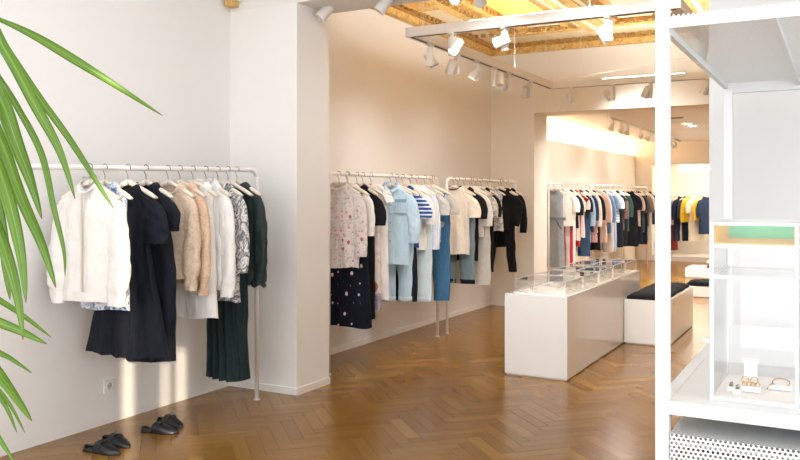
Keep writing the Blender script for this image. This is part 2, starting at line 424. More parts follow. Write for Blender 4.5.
gpart('moulding', M_GILT, -3.50, XR, 9.10, 9.22, 3.335, 3.40); gpart('moulding', M_GILTD, -3.44, XR, 9.02, 9.10, 3.345, 3.40)
gpart('moulding', M_GILT, -3.36, XR, 8.62, 8.70, 3.345, 3.40)
for k in range(9):
    x = -3.28+k*0.52
    gpart('painted_panel', M_CREAM, x+0.09, x+0.45, 8.76, 8.97, 3.375, 3.40); gpart('rib', M_GILT, x-0.03, x+0.05, 8.70, 9.02, 3.35, 3.40)
for bx0 in (-2.68, -1.50, -0.32, 0.86):          # longitudinal beams, striped with cream and gilding
    w = 0.0
    for (dx, m, z) in ((0.07, M_GILTD, 3.345), (0.05, M_CREAM, 3.33), (0.10, M_GILT, 3.31), (0.06, M_CREAM, 3.30), (0.10, M_GILT, 3.31), (0.05, M_CREAM, 3.33), (0.09, M_GILTD, 3.345)):
        gpart('beam_strip', m, bx0+w, bx0+w+dx, YP1, 9.02 if z > 3.34 else 9.22, z, 3.40); w += dx
    if bx0 > -2: gpart('painted_panel', M_CREAM, bx0-0.56, bx0-0.10, YP1+0.2, 8.50, 3.385, 3.40)
def dentils():
    m = MB(); y = YP1+0.03
    while y < 9.0: m.box(-3.49, -3.45, y, y+0.05, 3.325, 3.40); m.box(-3.27, -3.24, y, y+0.05, 3.345, 3.40); m.box(-2.72, -2.685, y, y+0.05, 3.345, 3.40); m.box(XL+0.11, XL+0.14, y, y+0.05, 3.32, 3.40); y += 0.10
    x = -3.9
    while x < XR-0.1: m.box(x, x+0.05, YB0-0.14, YB0-0.11, 3.31, 3.40); m.box(x, x+0.05, 9.00, 9.04, 3.325, 3.40); x += 0.10
    o = m.obj('dentil_ornament', M_GILTD, gc); o['kind'] = 'stuff'
dentils()
# small gilded bracket high in the corner by the pillar
br = empty('gilded_bracket', (XL+0.02, YP0-0.02, 2.84)); tag(br, 'small gilded carved bracket high in the corner beside the pillar', 'bracket')
MB().box(0, 0.09, -0.09, 0.01, 0.02, 0.30).obj('bracket_block', M_CREAM, br, bevel=0.008); MB().box(0, 0.07, -0.07, 0.01, -0.02, 0.02).obj('bracket_foot', M_GILT, br, bevel=0.008)

# ------------------------------------------------------------------ lights: track ring, spot heads
RX0, RX1, RY0, RY1, RZ, RH = -2.96, -0.97, 5.62, 9.10, 2.70, 0.036
ring = empty('light_track_ring', (RX0, RY0, RZ)); tag(ring, 'white rectangular lighting track hung below the gilded ceiling', 'light track')
def rloc(m): m.v = [(x-RX0, y-RY0, z-RZ) for x, y, z in m.v]; return m
for b in ((RX0-RH, RX1+RH, RY0-RH, RY0+RH), (RX0-RH, RX1+RH, RY1-RH, RY1+RH), (RX0-RH, RX0+RH, RY0+RH, RY1-RH), (RX1-RH, RX1+RH, RY0+RH, RY1-RH)):
    rloc(MB().box(*b, RZ-RH, RZ+RH)).obj('track_beam', M_TRACK, ring)
for b in ((RX0, RX1, RY0-0.010, RY0+0.010), (RX0, RX1, RY1-0.010, RY1+0.010), (RX0-0.010, RX0+0.010, RY0+0.012, RY1-0.012)):
    rloc(MB().box(*b, RZ-RH-0.0015, RZ-RH+0.002)).obj('track_slot', M_DARK, ring)
M_UP = emit('uplight_strip', '#fffdf8', 36.0)
for b in ((RX0+0.5, RX1-0.5, RY0-0.03, RY0+0.03), (RX0+0.6, RX1-0.5, RY1-0.03, RY1+0.03), (RX0-0.03, RX0+0.03, RY0+0.4, RY1-0.4), (RX1-0.03, RX1+0.03, RY0+0.4, RY1-0.4)):
    rloc(MB().box(*b, RZ+RH-0.01, RZ+RH+0.002)).obj('uplight', M_UP, ring)
for (x, y) in ((RX0+0.1, RY0), (-1.55, RY0), (RX1, 7.0), (RX0, 7.9), (RX0, 8.9), (RX0+0.35, RY1), (-1.3, RY1)):
    rloc(MB().cyl((x, y, RZ+RH), (x, y, 3.36), 0.002, 6)).obj('suspension_wire', M_TRACK, ring)
rloc(MB().cyl((RX0+0.12, RY1-0.1, RZ+RH), (-1.6, YB0-0.02, 3.02), 0.003, 6)).obj('power_cable', M_TRACK, ring)
M_LENS = emit('lamp_lens', '#fff0d8', 6.0); M_LENS0 = plain('lamp_lens_off', '#cfcac2', 0.25)
SPOT_N = [0]
def spot(x, y, ztop, aim, label, drop=0.10, r=0.040, ln=0.12, lit=0.0, cone=125, lens=None, group='track spotlights'):
    SPOT_N[0] += 1
    t = empty('track_spotlight', (x, y, ztop)); tag(t, label, 'spotlight', group)
    MB().box(-0.018, 0.018, -0.05, 0.05, -0.016, 0).obj('track_adapter', M_TRACK, t, bevel=0.003)
    MB().cyl((0, 0, -0.016), (0, 0, -0.045), 0.012, 10).obj('swivel', M_TRACK, t, smooth=False)
    a = Vector(aim).normalized(); side = Vector((-a.y, a.x, 0)); side = side.normalized() if side.length > 1e-3 else Vector((1, 0, 0))
    ctr = Vector((0, 0, -0.045-drop*0.62)); off = side*(r+0.022)
    bx = MB().box(-0.017, 0.017, -0.026, 0.026, -0.045-drop*1.25, -0.03).obj('driver_box', M_TRACK, t, bevel=0.004)
    bx.location = side*0.0; bx.rotation_euler = (0, 0, math.atan2(side.y, side.x))
    p0 = ctr+off-a*ln*0.45; q = lambda f: p0+a*ln*f
    can = MB().tube([q(0), q(0.02), q(0.97), q(1.0), q(1.0), q(0.93)], [r*0.80, r*0.92, r, r, r*0.86, r*0.82], 20).obj('lamp_can', M_TRACK, t); smooth_by_angle(can, 35)
    MB().cyl(q(0.90), q(0.945), r*0.80, 16).obj('lens', lens or (M_LENS if lit else M_LENS0), can)
    if lit:
        l = lamp('spot_lamp', 'SPOT', Vector((x, y, ztop))+q(1.03), a.to_track_quat('-Z', 'Y').to_euler(), lit, WARM, spot_size=math.radians(cone), spot_blend=1.0, shadow_soft_size=0.05)
    return t
zs = ZBEAM
spots = [
 # u, v-plane position given as (X or Y line), aim, label, lit
 ('beam', 323, (-0.45, -0.5, -0.75), 'white spotlight on the beam nearest the pillar', 0),
 ('beam', 384, (-0.5, -0.3, -0.8), 'white spotlight mid beam above the second rail', 0),
 ('beam', 452, (-0.2, -0.75, -0.5), 'white spotlight on the beam showing its round lens', 0),
]
for kind, u, aim, lab, lit in spots:
    y = 4.98; t = (u-400)/FPX; x = y*(-SN+t*CS)/(CS+t*SN)
    spot(x, y, ZBEAM+0.012, aim, lab, drop=0.005, r=0.042, lit=lit, lens=M_LENS if u > 450 else None)
for i, (x, aim, lit) in enumerate(((-2.05, (-0.10, 0.75, -0.65), 52), (-1.30, (-0.25, 0.75, -0.6), 52), (-0.60, (-0.45, 0.7, -0.6), 52))):  # fill spots added out of view to brighten the counter and middle room
    spot(x, 4.98, ZBEAM+0.012, aim, 'added unseen fill spotlight on the beam, %s past the one showing its lens' % ('first', 'second', 'third')[i], drop=0.03, r=0.042, lit=lit, cone=100)
for u, aim, lab, lit in ((452, (-0.35, -0.55, -0.9), 'white spotlight on the front track bar nearest its left corner', 9), (505, (-0.9, -0.1, -0.28), 'white spotlight on the front track bar turned to the left wall', 4), (608, (0.5, 0.45, -0.85), 'white spotlight on the front track bar pointing down right', 90)):
    t = (u-400)/FPX; spot(RY0*(-SN+t*CS)/(CS+t*SN), RY0, RZ-RH, aim, lab, lit=lit)
for i, (u, aim, lit) in enumerate(((430, (0.5, 0.2, -0.8), 0), (457, (-0.45, 0.2, -0.85), 12), (476, (-0.5, -0.2, -0.85), 12), (494, (0.1, -0.3, -0.9), 0), (508, (-0.5, 0.3, -0.85), 13), (530, (-0.5, 0.4, -0.8), 0))):
    spot(RX0, y_at(u, RX0), RZ-RH, aim, 'white spotlight on the left track side, number %s from the near corner' % ('one', 'two', 'three', 'four', 'five', 'six')[i], lit=lit, drop=0.11)
for i, (u, aim, lit, lens) in enumerate(((572, (0.3, 0.3, -0.9), 0, None), (613, (0.25, 0.75, -0.55), 55, None), (650, (-0.4, 0.2, -0.8), 0, None), (708, (-0.5, 0.1, -0.8), 0, None))):
    t = (u-400)/FPX; spot(RY1*(-SN+t*CS)/(CS+t*SN), RY1, RZ-RH, aim, 'white spotlight under the far track bar, number %s from its left corner' % ('one', 'two', 'three', 'four')[i], lit=lit)
spot(RX1, 6.77, RZ-RH, (-0.5, 0.1, -0.8), 'white spotlight on the right track side, seen past the post below the top shelf', drop=0.14)
# back-room track with small spots
bt = empty('back_room_track', (-2.98, 11.8, ZBACK)); tag(bt, 'slim beige lighting track on the back room ceiling', 'light track')
MB().box(-0.02, 0.02, 0, 5.9, -0.05, -0.015).obj('track_bar', M_TRACK, bt)
for y in (0.3, 3.0, 5.6): MB().cyl((0, y, -0.015), (0, y, 0), 0.01, 8).obj('mount', M_TRACK, bt)
for i, (y, lit) in enumerate(((12.0, 16), (12.6, 0), (13.0, 16), (14.0, 0), (14.6, 16), (15.9, 0), (16.3, 16), (16.8, 0), (17.2, 0))):
    spot(-2.98, y, ZBACK-0.05, (-0.75, 0.15*(-1)**i, -0.7), 'small spotlight on the back room track, %s from the opening' % ('first', 'second', 'third', 'fourth', 'fifth', 'sixth', 'seventh', 'eighth', 'ninth')[i], drop=0.10, r=0.030, ln=0.09, lit=lit, cone=140, group='back room spotlights')
# downlights, vent
M_DOWN = emit('downlight_glow', '#fff3df', 14.0)
for i, (u, v) in enumerate(((687, 123.3), (692.5, 125.2))):
    p = gp(u, v, ZBACK); d = empty('recessed_downlight', (p.x, p.y, ZBACK)); tag(d, ('round recessed downlight, the nearer of the pair' if i == 0 else 'round recessed downlight, the farther of the pair'), 'downlight', 'recessed downlights')
    MB().tube([(0, 0, 0), (0, 0, -0.012)], [0.085, 0.08], 20).obj('trim_ring', M_CEILW, d); MB().cyl((0, 0, -0.010), (0, 0, -0.015), 0.062, 20).obj('lamp_disc', M_DOWN, d)
    lamp('downlight_lamp', 'SPOT', (p.x, p.y, ZBACK-0.03), (0, 0, 0), 190, WARM, spot_size=math.radians(150), spot_blend=0.8, shadow_soft_size=0.06)
for i, x in enumerate((-2.6, -1.5, -0.3)):  # fill downlights added where the header hides them, to brighten the back room
    d = empty('recessed_downlight', (x, 10.85, ZBACK)); tag(d, 'added fill downlight hidden behind the header, %s from the left' % ('first', 'second', 'third')[i], 'downlight', 'added downlights hidden behind the header')
    MB().tube([(0, 0, 0), (0, 0, -0.012)], [0.085, 0.08], 20).obj('trim_ring', M_CEILW, d); MB().cyl((0, 0, -0.010), (0, 0, -0.015), 0.062, 20).obj('lamp_disc', M_DOWN, d)
    lamp('downlight_lamp', 'SPOT', (x, 10.85, ZBACK-0.03), (0, 0, 0), 105, WARM, spot_size=math.radians(160), spot_blend=0.8, shadow_soft_size=0.06)
p = gp(673.5, 117.6, ZBACK); vt = empty('ceiling_vent', (p.x, p.y, ZBACK)); tag(vt, 'dark slot vent in the back room ceiling', 'vent')
MB().box(-0.16, 0.16, -0.09, 0.09, -0.008, 0).obj('vent_frame', M_TRACK, vt); MB().box(-0.14, 0.14, -0.07, 0.07, -0.011, -0.008).obj('vent_slot', M_DARK, vt)
# square fill panels added out of view to light the near wall
M_PANEL = emit('fill_panel_glow', '#e6f0ff', 7.0)
for i, (x, y) in enumerate(((-2.5, 0.9), (-2.5, 2.2), (-2.5, 3.5))):
    t = empty('added_fill_panel', (x, y, 3.30)); tag(t, 'added unseen fill panel over the near rail, %s from the shop front' % ('first', 'second', 'third')[i], 'added fill light', 'added front fill panels')
    MB().box(-0.34, 0.34, -0.34, 0.34, -0.03, 0).obj('frame', M_CEILW, t, bevel=0.004); MB().box(-0.31, 0.31, -0.31, 0.31, -0.036, -0.03).obj('diffuser', M_PANEL, t)
# cove strip and niche strip
cv = MB().box(XL-0.20, XL-0.14, YB1+0.1, YE-0.1, 2.302, 2.325).obj('cove_light_strip', emit('cove_led', '#ffdcb0', 22.0)); tag(cv, 'warm light strip lying in the cove above the back room wall', 'light strip')
ns = MB().box(NX0+0.52, NX1+1.2, YE+0.25, YE+0.33, 1.955, 2.05).obj('niche_light', emit('niche_led', '#fff3e0', 20.0)); tag(ns, 'long glowing tube light under the top of the niche', 'light')

# ------------------------------------------------------------------ furniture
def lacquer_box(name, x0, x1, y0, y1, z1, label, cat):
    e = empty(name, ((x0+x1)/2, (y0+y1)/2, 0)); tag(e, label, cat); hx, hy = (x1-x0)/2, (y1-y0)/2
    MB().box(-hx+0.012, hx-0.012, -hy+0.012, hy-0.012, 0, 0.012).obj('plinth', M_TRACK, e)
    MB().box(-hx, hx, -hy, -hy+0.018, 0.012, z1-0.018).obj('front_panel', M_LACQ, e, bevel=0.0015)
    MB().box(-hx, hx, hy-0.018, hy, 0.012, z1-0.018).obj('back_panel', M_LACQ, e, bevel=0.0015)
    for s in (-1, 1): MB().box(min(s*hx, s*(hx-0.018)), max(s*hx, s*(hx-0.018)), -hy+0.018, hy-0.018, 0.012, z1-0.018).obj('side_panel', M_LACQ, e, bevel=0.0015)
    MB().box(-hx, hx, -hy, hy, z1-0.018, z1).obj('top_panel', M_LACQ, e, bevel=0.0015)
    return e
CX0, CX1, CY0, CY1, CZ = -2.355, -1.845, 6.06, 8.60, 0.645
lacquer_box('display_counter', CX0, CX1, CY0, CY1, CZ, 'long white lacquered display counter under the clear acrylic cases', 'counter')
be = lacquer_box('bench', -1.838, -1.425, 7.88, 9.30, 0.43, 'low white lacquered bench against the counter', 'bench')
MB().box(-0.013, 0.013, -0.003, 0.003, 0, 0.010).obj('brand_plate', M_HOOK, be, loc=(0.2075, -0.45, 0.375)).rotation_euler = (0, 0, math.pi/2)
M_CUSH = fabric('black_cushion_cloth', '#17181d', 0.1, wr=0.4)
def soft_slab(x0, x1, y0, y1, z0, z1, amp, seed, nx=14, ny=30, r=0.02):
    rng = random.Random(seed); m = MB(); ph = [rng.uniform(0, 6.28) for _ in range(6)]
    def h(a, b):
        e = min(1.0, min(a, 1-a)*nx/1.6)*min(1.0, min(b, 1-b)*ny/1.6)
        return z0+(z1-z0)*(0.55+0.45*e**0.5)+amp*(math.sin(a*11+ph[0]+2*math.sin(b*5))+math.sin(b*23+ph[1]+a*3)*0.7)*0.5*e
    vs = []; fs = []
    for j in range(ny+1):
        for i in range(nx+1):
            a, b = i/nx, j/ny; vs.append((x0+(x1-x0)*a+amp*math.sin(b*17+ph[2])*0.6, y0+(y1-y0)*b+amp*math.sin(a*13+ph[3])*0.6, h(a, b)))
    for j in range(ny):
        for i in range(nx): k = j*(nx+1)+i; fs.append((k, k+1, k+nx+2, k+nx+1))
    o = len(vs); border = [i for i in range(nx+1)]+[j*(nx+1)+nx for j in range(1, ny+1)]+[ny*(nx+1)+i for i in range(nx-1, -1, -1)]+[j*(nx+1) for j in range(ny-1, 0, -1)]
    for b in border: vs.append((vs[b][0], vs[b][1], z0))
    nb_ = len(border)
    for k in range(nb_): k2 = (k+1) % nb_; fs.append((border[k2], border[k], o+k, o+k2))
    fs.append(tuple(range(o+nb_-1, o-1, -1)))
    return m.add(vs, fs)
cu = soft_slab(-1.82, -1.46, 7.90, 9.27, 0.431, 0.475, 0.006, 3).obj('bench_cushion', M_CUSH, smooth=True); tag(cu, 'black quilted cushion lying along the white bench', 'cushion')

# acrylic cases on the counter, with jewellery trays inside
M_TRAY = plain('white_tray', '#f4f2ee', 0.4); M_GREYC = plain('grey_card', '#d4d2ce', 0.5); M_SILV = plain('silver', '#c9c6c2', 0.25, 0.9)
def acrylic_case(x0, x1, y0, y1, h, label, seed):
    e = empty('acrylic_case', ((x0+x1)/2, (y0+y1)/2, CZ)); tag(e, label, 'display case', 'clear acrylic cases on the counter'); hx, hy, t = (x1-x0)/2, (y1-y0)/2, 0.004
    MB().box(-hx, hx, -hy, hy, 0.001, 0.008).obj('case_floor', M_TRAY, e)
    MB().box(-hx, hx, -hy, -hy+t, 0.008, h).obj('glass_pane', M_ACRYL, e); MB().box(-hx, hx, hy-t, hy, 0.008, h).obj('glass_pane', M_ACRYL, e)
    for s in (-1, 1): MB().box(min(s*hx, s*(hx-t)), max(s*hx, s*(hx-t)), -hy+t, hy-t, 0.008, h).obj('glass_pane', M_ACRYL, e)
    MB().box(-hx, hx, -hy, hy, h, h+t).obj('case_lid', M_ACRYL, e)
    ed = MB()
    for sx in (-1, 1):
        for sy in (-1, 1): ed.box(sx*hx-0.0015, sx*hx+0.0015, sy*hy-0.0015, sy*hy+0.0015, 0.008, h+t)
        ed.box(sx*hx-0.0015, sx*hx+0.0015, -hy, hy, h+t, h+t+0.002); ed.box(-hx, hx, sx*hy-0.0015, sx*hy+0.0015, h+t, h+t+0.002)
    ed.obj('polished_edges', M_METAL, e)
    return e
rng = random.Random(8)
ordw = ['nearest', 'second', 'third', 'fourth', 'fifth', 'sixth']
for j in range(5):
    y0 = CY0+0.05+j*0.50; y1 = y0+0.46
    for i in range(2 if j else 1):
        x0 = CX0+0.06+(i*0.22 if j else 0); x1 = x0+(0.20 if j else 0.42)
        acrylic_case(x0, x1, y0, y1, 0.105 if j != 3 else 0.12, ('wide clear acrylic case at the near end of the counter' if j == 0 else 'clear acrylic case in the %s row of the counter, %s side' % (ordw[j], ('wall', 'bench')[i])), j)
        for k in range(3 if j else 5):
            x = x0+0.03+rng.random()*(x1-x0-0.11); y = y0+0.05+k*(0.13 if j else 0.078)
            if rng.random() < 0.55:
                e = empty('jewellery_card', (x+0.03, y, CZ+0.008)); tag(e, '%s jewellery card in the %s case, %s from its near edge' % (('grey', 'white')[k % 2], ('wide near end' if j == 0 else ordw[j]+' row '+('wall side', 'bench side')[i]), ('one', 'two', 'three', 'four', 'five')[k]), 'card', 'jewellery in the counter cases')
                MB().box(-0.026, 0.026, -0.022, 0.022, 0.0, 0.012).obj('card', (M_GREYC, M_TRAY)[k % 2], e, bevel=0.002)
                MB().tube([(0.014*math.cos(a), 0.014*math.sin(a), 0.015) for a in [i2*math.pi/6 for i2 in range(12)]], 0.002, 6).obj('ring', M_GOLD, e, smooth=True)
            else:
                e = empty('ring_stand', (x+0.03, y, CZ+0.008)); tag(e, 'silver ring on block in the %s case, %s from its near edge' % (('wide near end' if j == 0 else ordw[j]+' row '+('wall side', 'bench side')[i]), ('one', 'two', 'three', 'four', 'five')[k]), 'ring', 'jewellery in the counter cases')
                MB().box(-0.018, 0.018, -0.014, 0.014, 0, 0.022).obj('block', M_TRAY, e, bevel=0.002)
                MB().tube([(0.011*math.cos(a), 0, 0.033+0.011*math.sin(a)) for a in [i2*math.pi/6 for i2 in range(13)]], 0.0022, 6).obj('ring', M_SILV, e, smooth=True)

# low plinths behind the bench with folded clothes
pl = gp(708, 298)
lacquer_box('low_plinth', -1.98, -0.95, pl.y, pl.y+0.62, 0.15, 'low white plinth behind the bench, carrying a black textile', 'plinth')
M_BLKT = fabric('black_knit', '#131417', 0.1, wr=0.5, pattern=None)
tx = soft_slab(-1.92, -1.42, pl.y+0.06, pl.y+0.50, 0.151, 0.215, 0.02, 5, 18, 14).obj('folded_garment', M_BLKT, smooth=True); tag(tx, 'crumpled black garment lying on the low plinth behind the bench', 'clothes')
pf = gp(685, 277.5)
lacquer_box('low_plinth', pf.x, pf.x+1.05, pf.y, pf.y+0.75, 0.17, 'low white plinth farther back, carrying the red and beige folded clothes', 'plinth')
zb = 0.171
for i, (h, nm, lab) in enumerate((('#7d2b33', 'folded_sweater', 'dark red folded sweater at the bottom of the far pile'), ('#d9bf9c', 'folded_sweater', 'beige folded sweater on top of the dark red one'))):
    o = soft_slab(pf.x+0.34, pf.x+0.80, pf.y+0.12, pf.y+0.55, zb, zb+0.07, 0.006, 11+i, 12, 12).obj(nm, fabric('folded_%d' % i, h), smooth=True); tag(o, lab, 'clothes', 'folded sweaters on the far plinth'); zb += 0.076

# ------------------------------------------------------------------ white display table with shelves (right foreground)
TX0, TX1, TY0, TY1 = -0.405, 0.95, 2.06, 3.42; PW = 0.032; ZS0, ZS1 = 0.884, 0.917; ZT0, ZT1 = 1.832, 1.864
tab = empty('display_shelving', ((TX0+TX1)/2, (TY0+TY1)/2, 0)); tag(tab, 'white metal shelving frame with perforated top shelf in the right foreground', 'shelving')
ox, oy = (TX0+TX1)/2, (TY0+TY1)/2
def tl(m): m.v = [(x-ox, y-oy, z) for x, y, z in m.v]; return m
M_PXY = perforated('perforated_sheet_flat', '#dcdfdf', (0, 1), 0.0112, 0.25)
M_PXZ = perforated('perforated_sheet_upright', '#dcdfdf', (0, 2), 0.0112, 0.30)
M_PYZ = perforated('perforated_sheet_side', '#dcdfdf', (1, 2), 0.0112, 0.30)
for x in (TX0, TX1-PW):
    for y in (TY0, TY1-PW): tl(MB().box(x, x+PW, y, y+PW, 0, 2.9 if y < 3 else ZT1-0.01)).obj('post', M_METAL, tab, bevel=0.002)
# top shelf: perforated sheet with folded front edge and ribs
tl(MB().box(TX0+PW, TX1-PW, TY0, TY0+0.004, ZT0, ZT1-0.008)).obj('shelf_edge', M_METAL, tab)
tl(MB().add([(TX0+PW, TY0, ZT1-0.008), (TX1-PW, TY0, ZT1-0.008), (TX1-PW, TY0, ZT1), (TX0+PW, TY0, ZT1)], [(0, 1, 2, 3)])).obj('perforated_lip', M_PXZ, tab)
tl(MB().box(TX0+PW, TX1-PW, TY1-0.03, TY1, ZT0-0.01, ZT1-0.002)).obj('shelf_edge', M_METAL, tab)
tl(MB().add([(TX0+0.005, TY0+0.004, ZT1-0.004), (TX1-0.005, TY0+0.004, ZT1-0.004), (TX1-0.005, TY1-0.03, ZT1-0.004), (TX0+0.005, TY1-0.03, ZT1-0.004)], [(0, 1, 2, 3)])).obj('perforated_top', M_PXY, tab)
for x in (TX0, -0.150, 0.30, TX1-0.03): tl(MB().box(x, x+(0.016 if x in (TX0, TX1-0.03) else 0.014), TY0+PW, TY1-PW, ZT0+0.006, ZT1-0.006)).obj('shelf_rib', M_METAL, tab)
# middle shelf
tl(MB().box(TX0+PW, TX1-PW, TY0, TY1, ZS0, ZS1)).obj('middle_shelf', M_METAL, tab, bevel=0.002)
tl(MB().box(TX0+0.002, TX0+PW, TY0+PW, TY1-PW, ZS0, ZS1)).obj('shelf_rail', M_METAL, tab)
# perforated box below
ZB0, ZB1 = 0.10, 0.837
bxp = empty('perforated_cabinet', (ox, oy, 0)); tag(bxp, 'white perforated metal cabinet below the display shelf', 'cabinet')
x0, x1, y0, y1 = TX0+PW+0.002, TX1-PW-0.002, TY0+0.004, TY1-PW-0.02
tl(MB().add([(x0, y0, 0), (x1, y0, 0), (x1, y0, ZB1), (x0, y0, ZB1)], [(0, 1, 2, 3)])).obj('front_sheet', M_PXZ, bxp)
tl(MB().add([(x0, y0, ZB1), (x1, y0, ZB1), (x1, y1, ZB1), (x0, y1, ZB1)], [(0, 1, 2, 3)])).obj('top_sheet', M_PXY, bxp)
tl(MB().add([(x0, y0, 0), (x0, y1, 0), (x0, y1, ZB1), (x0, y0, ZB1)], [(0, 1, 2, 3)])).obj('side_sheet', M_PYZ, bxp)
tl(MB().add([(x1, y0, 0), (x1, y1, 0), (x1, y1, ZB1), (x1, y0, ZB1)], [(0, 1, 2, 3)])).obj('side_sheet', M_PYZ, bxp)
M_INNER = plain('cabinet_inside', '#96948f', 0.7)
tl(MB().box(x0+0.03, x1-0.03, y0+0.05, y1-0.03, 0.02, ZB1-0.05)).obj('inner_body', M_INNER, bxp)
tl(MB().box(x0+0.012, x1-0.012, y0+0.02, y1-0.012, ZB1-0.030, ZB1-0.020)).obj('inner_lid', M_METAL, bxp)
# glass vitrine on the shelf
VX0, VX1, VY0, VY1 = -0.281, -0.092, 2.125, 2.42; VZ = [ZS1, 1.222, 1.298, 1.352]
vit = empty('glass_vitrine', ((VX0+VX1)/2, (VY0+VY1)/2, ZS1)); tag(vit, 'tall white framed glass vitrine with a green lined top tray', 'vitrine')
vx, vy = (VX1-VX0)/2, (VY1-VY0)/2; Z = [z-ZS1+0.001 for z in VZ]; f = 0.0042
for sx in (-1, 1):
    for sy in (-1, 1): MB().box(sx*vx-f, sx*vx+f, sy*vy-f, sy*vy+f, 0, Z[3]).obj('frame_post', M_METAL, vit)
for z in (0.006, Z[1], Z[2], Z[3]):
    for sy in (-1, 1): MB().box(-vx+f, vx-f, sy*vy-f+0.001, sy*vy+f-0.001, z-0.005, z+0.003).obj('frame_rail', M_METAL, vit)
    for sx in (-1, 1): MB().box(sx*vx-f+0.001, sx*vx+f-0.001, -vy+f, vy-f, z-0.005, z+0.003).obj('frame_rail', M_METAL, vit)
MB().box(-vx+f, vx-f, -vy-0.002, -vy+0.001, 0.012, Z[3]-0.006).obj('glass_pane', M_GLASS, vit)
MB().box(-vx+f, vx-f, vy-0.001, vy+0.002, 0.012, Z[2]-0.006).obj('glass_pane', M_GLASS, vit)
for s in (-1, 1): MB().box(s*vx-0.0015, s*vx+0.0015, -vy+f, vy-f, 0.012, Z[2]-0.006).obj('glass_pane', M_GLASS, vit)
MB().box(-vx+f, vx-f, -vy+f, vy-f, Z[1]-0.003, Z[1]).obj('glass_shelf', M_GLASS, vit)
MB().box(-vx+f, vx-f, -vy+f, vy-f, 0.004, 0.010).obj('floor_panel', M_TRAY, vit)
MB().box(-vx+f, vx-f, vy-f-0.003, vy-f, Z[2]+0.003, Z[3]-0.005).obj('green_back_panel', M_GREENL, vit)
MB().box(-vx+f, vx-f, -vy+f, vy-f-0.003, Z[2]+0.003, Z[2]+0.006).obj('gold_tray_floor', M_GOLDL, vit)
for s in (-1, 1): MB().box(min(s*(vx-f), s*(vx-f-0.003)), max(s*(vx-f), s*(vx-f-0.003)), -vy+f, vy-f-0.003, Z[2]+0.006, Z[3]-0.005).obj('gold_side_panel', M_GOLDL, vit)
MB().box(-vx-0.022, -vx-0.006, -vy-0.004, -vy+0.006, 0.142, 0.150).obj('latch', M_METAL, vit)
# jewellery inside the vitrine
zf = ZS1+0.012
def ringpts(r, n=14, tilt=0.0): return [(r*math.cos(2*math.pi*k/n), r*math.sin(2*math.pi*k/n)*math.cos(tilt), r*math.sin(2*math.pi*k/n)*math.sin(tilt)) for k in range(n+1)]
def jewel(name, x, y, label, cat, build):
    e = empty(name, (x, y, zf)); tag(e, label, cat, 'jewellery in the vitrine'); build(e)
def b_stand(e):
    MB().box(-0.016, 0.016, -0.012, 0.012, 0, 0.045).obj('block', M_TRAY, e, bevel=0.002); MB().box(-0.02, 0.02, -0.015, 0.015, 0.045, 0.05).obj('top_plate', M_TRAY, e, bevel=0.001)
def b_bar(e):
    MB().box(-0.022, 0.022, -0.012, 0.012, 0, 0.014).obj('block', M_TRAY, e, bevel=0.002)
    for k in range(4):
        m = MB().tube([(p_[0]-0.015+k*0.010, p_[1], p_[2]+0.018) for p_ in ringpts(0.0055, 12, 1.2)], 0.0012, 6); m.obj('ring', M_GOLD, e, smooth=True)
def b_bracelet(e):
    MB().box(-0.03, 0.025, -0.014, 0.014, 0, 0.012).obj('block', M_TRAY, e, bevel=0.002)
    MB().tube([(p_[0], p_[1]*0.6, p_[2]+0.017) for p_ in ringpts(0.020, 18, 0.4)], 0.0013, 6).obj('bangle', M_GOLD, e, smooth=True)
    MB().tube([(-0.018, -0.008, 0.016), (-0.026, -0.016, 0.010), (-0.031, -0.022, 0.001)], 0.0013, 6).obj('chain', M_GOLD, e, smooth=True)
def b_ear(e):
    MB().box(-0.008, 0.008, -0.006, 0.006, 0, 0.012).obj('block', M_TRAY, e, bevel=0.001)
    MB().tube([(0, 0, 0.012), (0.002, 0, 0.020), (0.004, -0.001, 0.024)], [0.004, 0.005, 0.001], 8).obj('stud', M_HOOK, e, smooth=True)
jewel('jewellery_stand', -0.215, 2.37, 'tall white jewellery block at the back of the vitrine', 'stand', b_stand)
jewel('ring_display', -0.200, 2.21, 'white block with a row of gold rings in the vitrine', 'ring display', b_bar)
jewel('bracelet', -0.135, 2.27, 'thin gold bangle on a white block in the vitrine', 'bracelet', b_bracelet)
jewel('earring', -0.245, 2.19, 'small dark earring on a tiny block, leftmost in the vitrine', 'earring', b_ear)
jewel('earring', -0.228, 2.165, 'small dark earring nearest the front pane of the vitrine', 'earring', b_ear)
jewel('ring_pair', -0.222, 2.30, 'loose gold rings on the vitrine floor beside the tall block', 'ring', lambda e: [MB().tube([(p_[0]+k*0.022, p_[1], p_[2]+0.009) for p_ in ringpts(0.009, 14, 1.3)], 0.0013, 6).obj('ring', M_GOLD, e, smooth=True) for k in (0, 1)])

# ------------------------------------------------------------------ wall socket and shoes
sp = Vector((XL, y_at(108.5, XL), 0)); sp.z = z_at(XL, sp.y, 385.5)
so = empty('wall_socket', sp); tag(so, 'white round power socket low on the left wall', 'socket')
MB().box(0, 0.010, -0.042, 0.042, -0.042, 0.042).obj('cover_plate', M_SOCK, so, bevel=0.003)
MB().tube([(0.0095, 0, 0), (0.014, 0, 0), (0.014, 0, 0), (0.011, 0, 0)], [0.027, 0.026, 0.022, 0.021], 24, caps=False).obj('insert', M_SOCK, so, smooth=False)
MB().cyl((0.0098, 0, 0), (0.0108, 0, 0), 0.0215, 20).obj('recess', plain('socket_recess', '#c4c1bc', 0.6), so)
for s in (-1, 1): MB().cyl((0.0105, s*0.008, 0), (0.0114, s*0.008, 0), 0.0026, 10).obj('pin_hole', M_DARK, so)

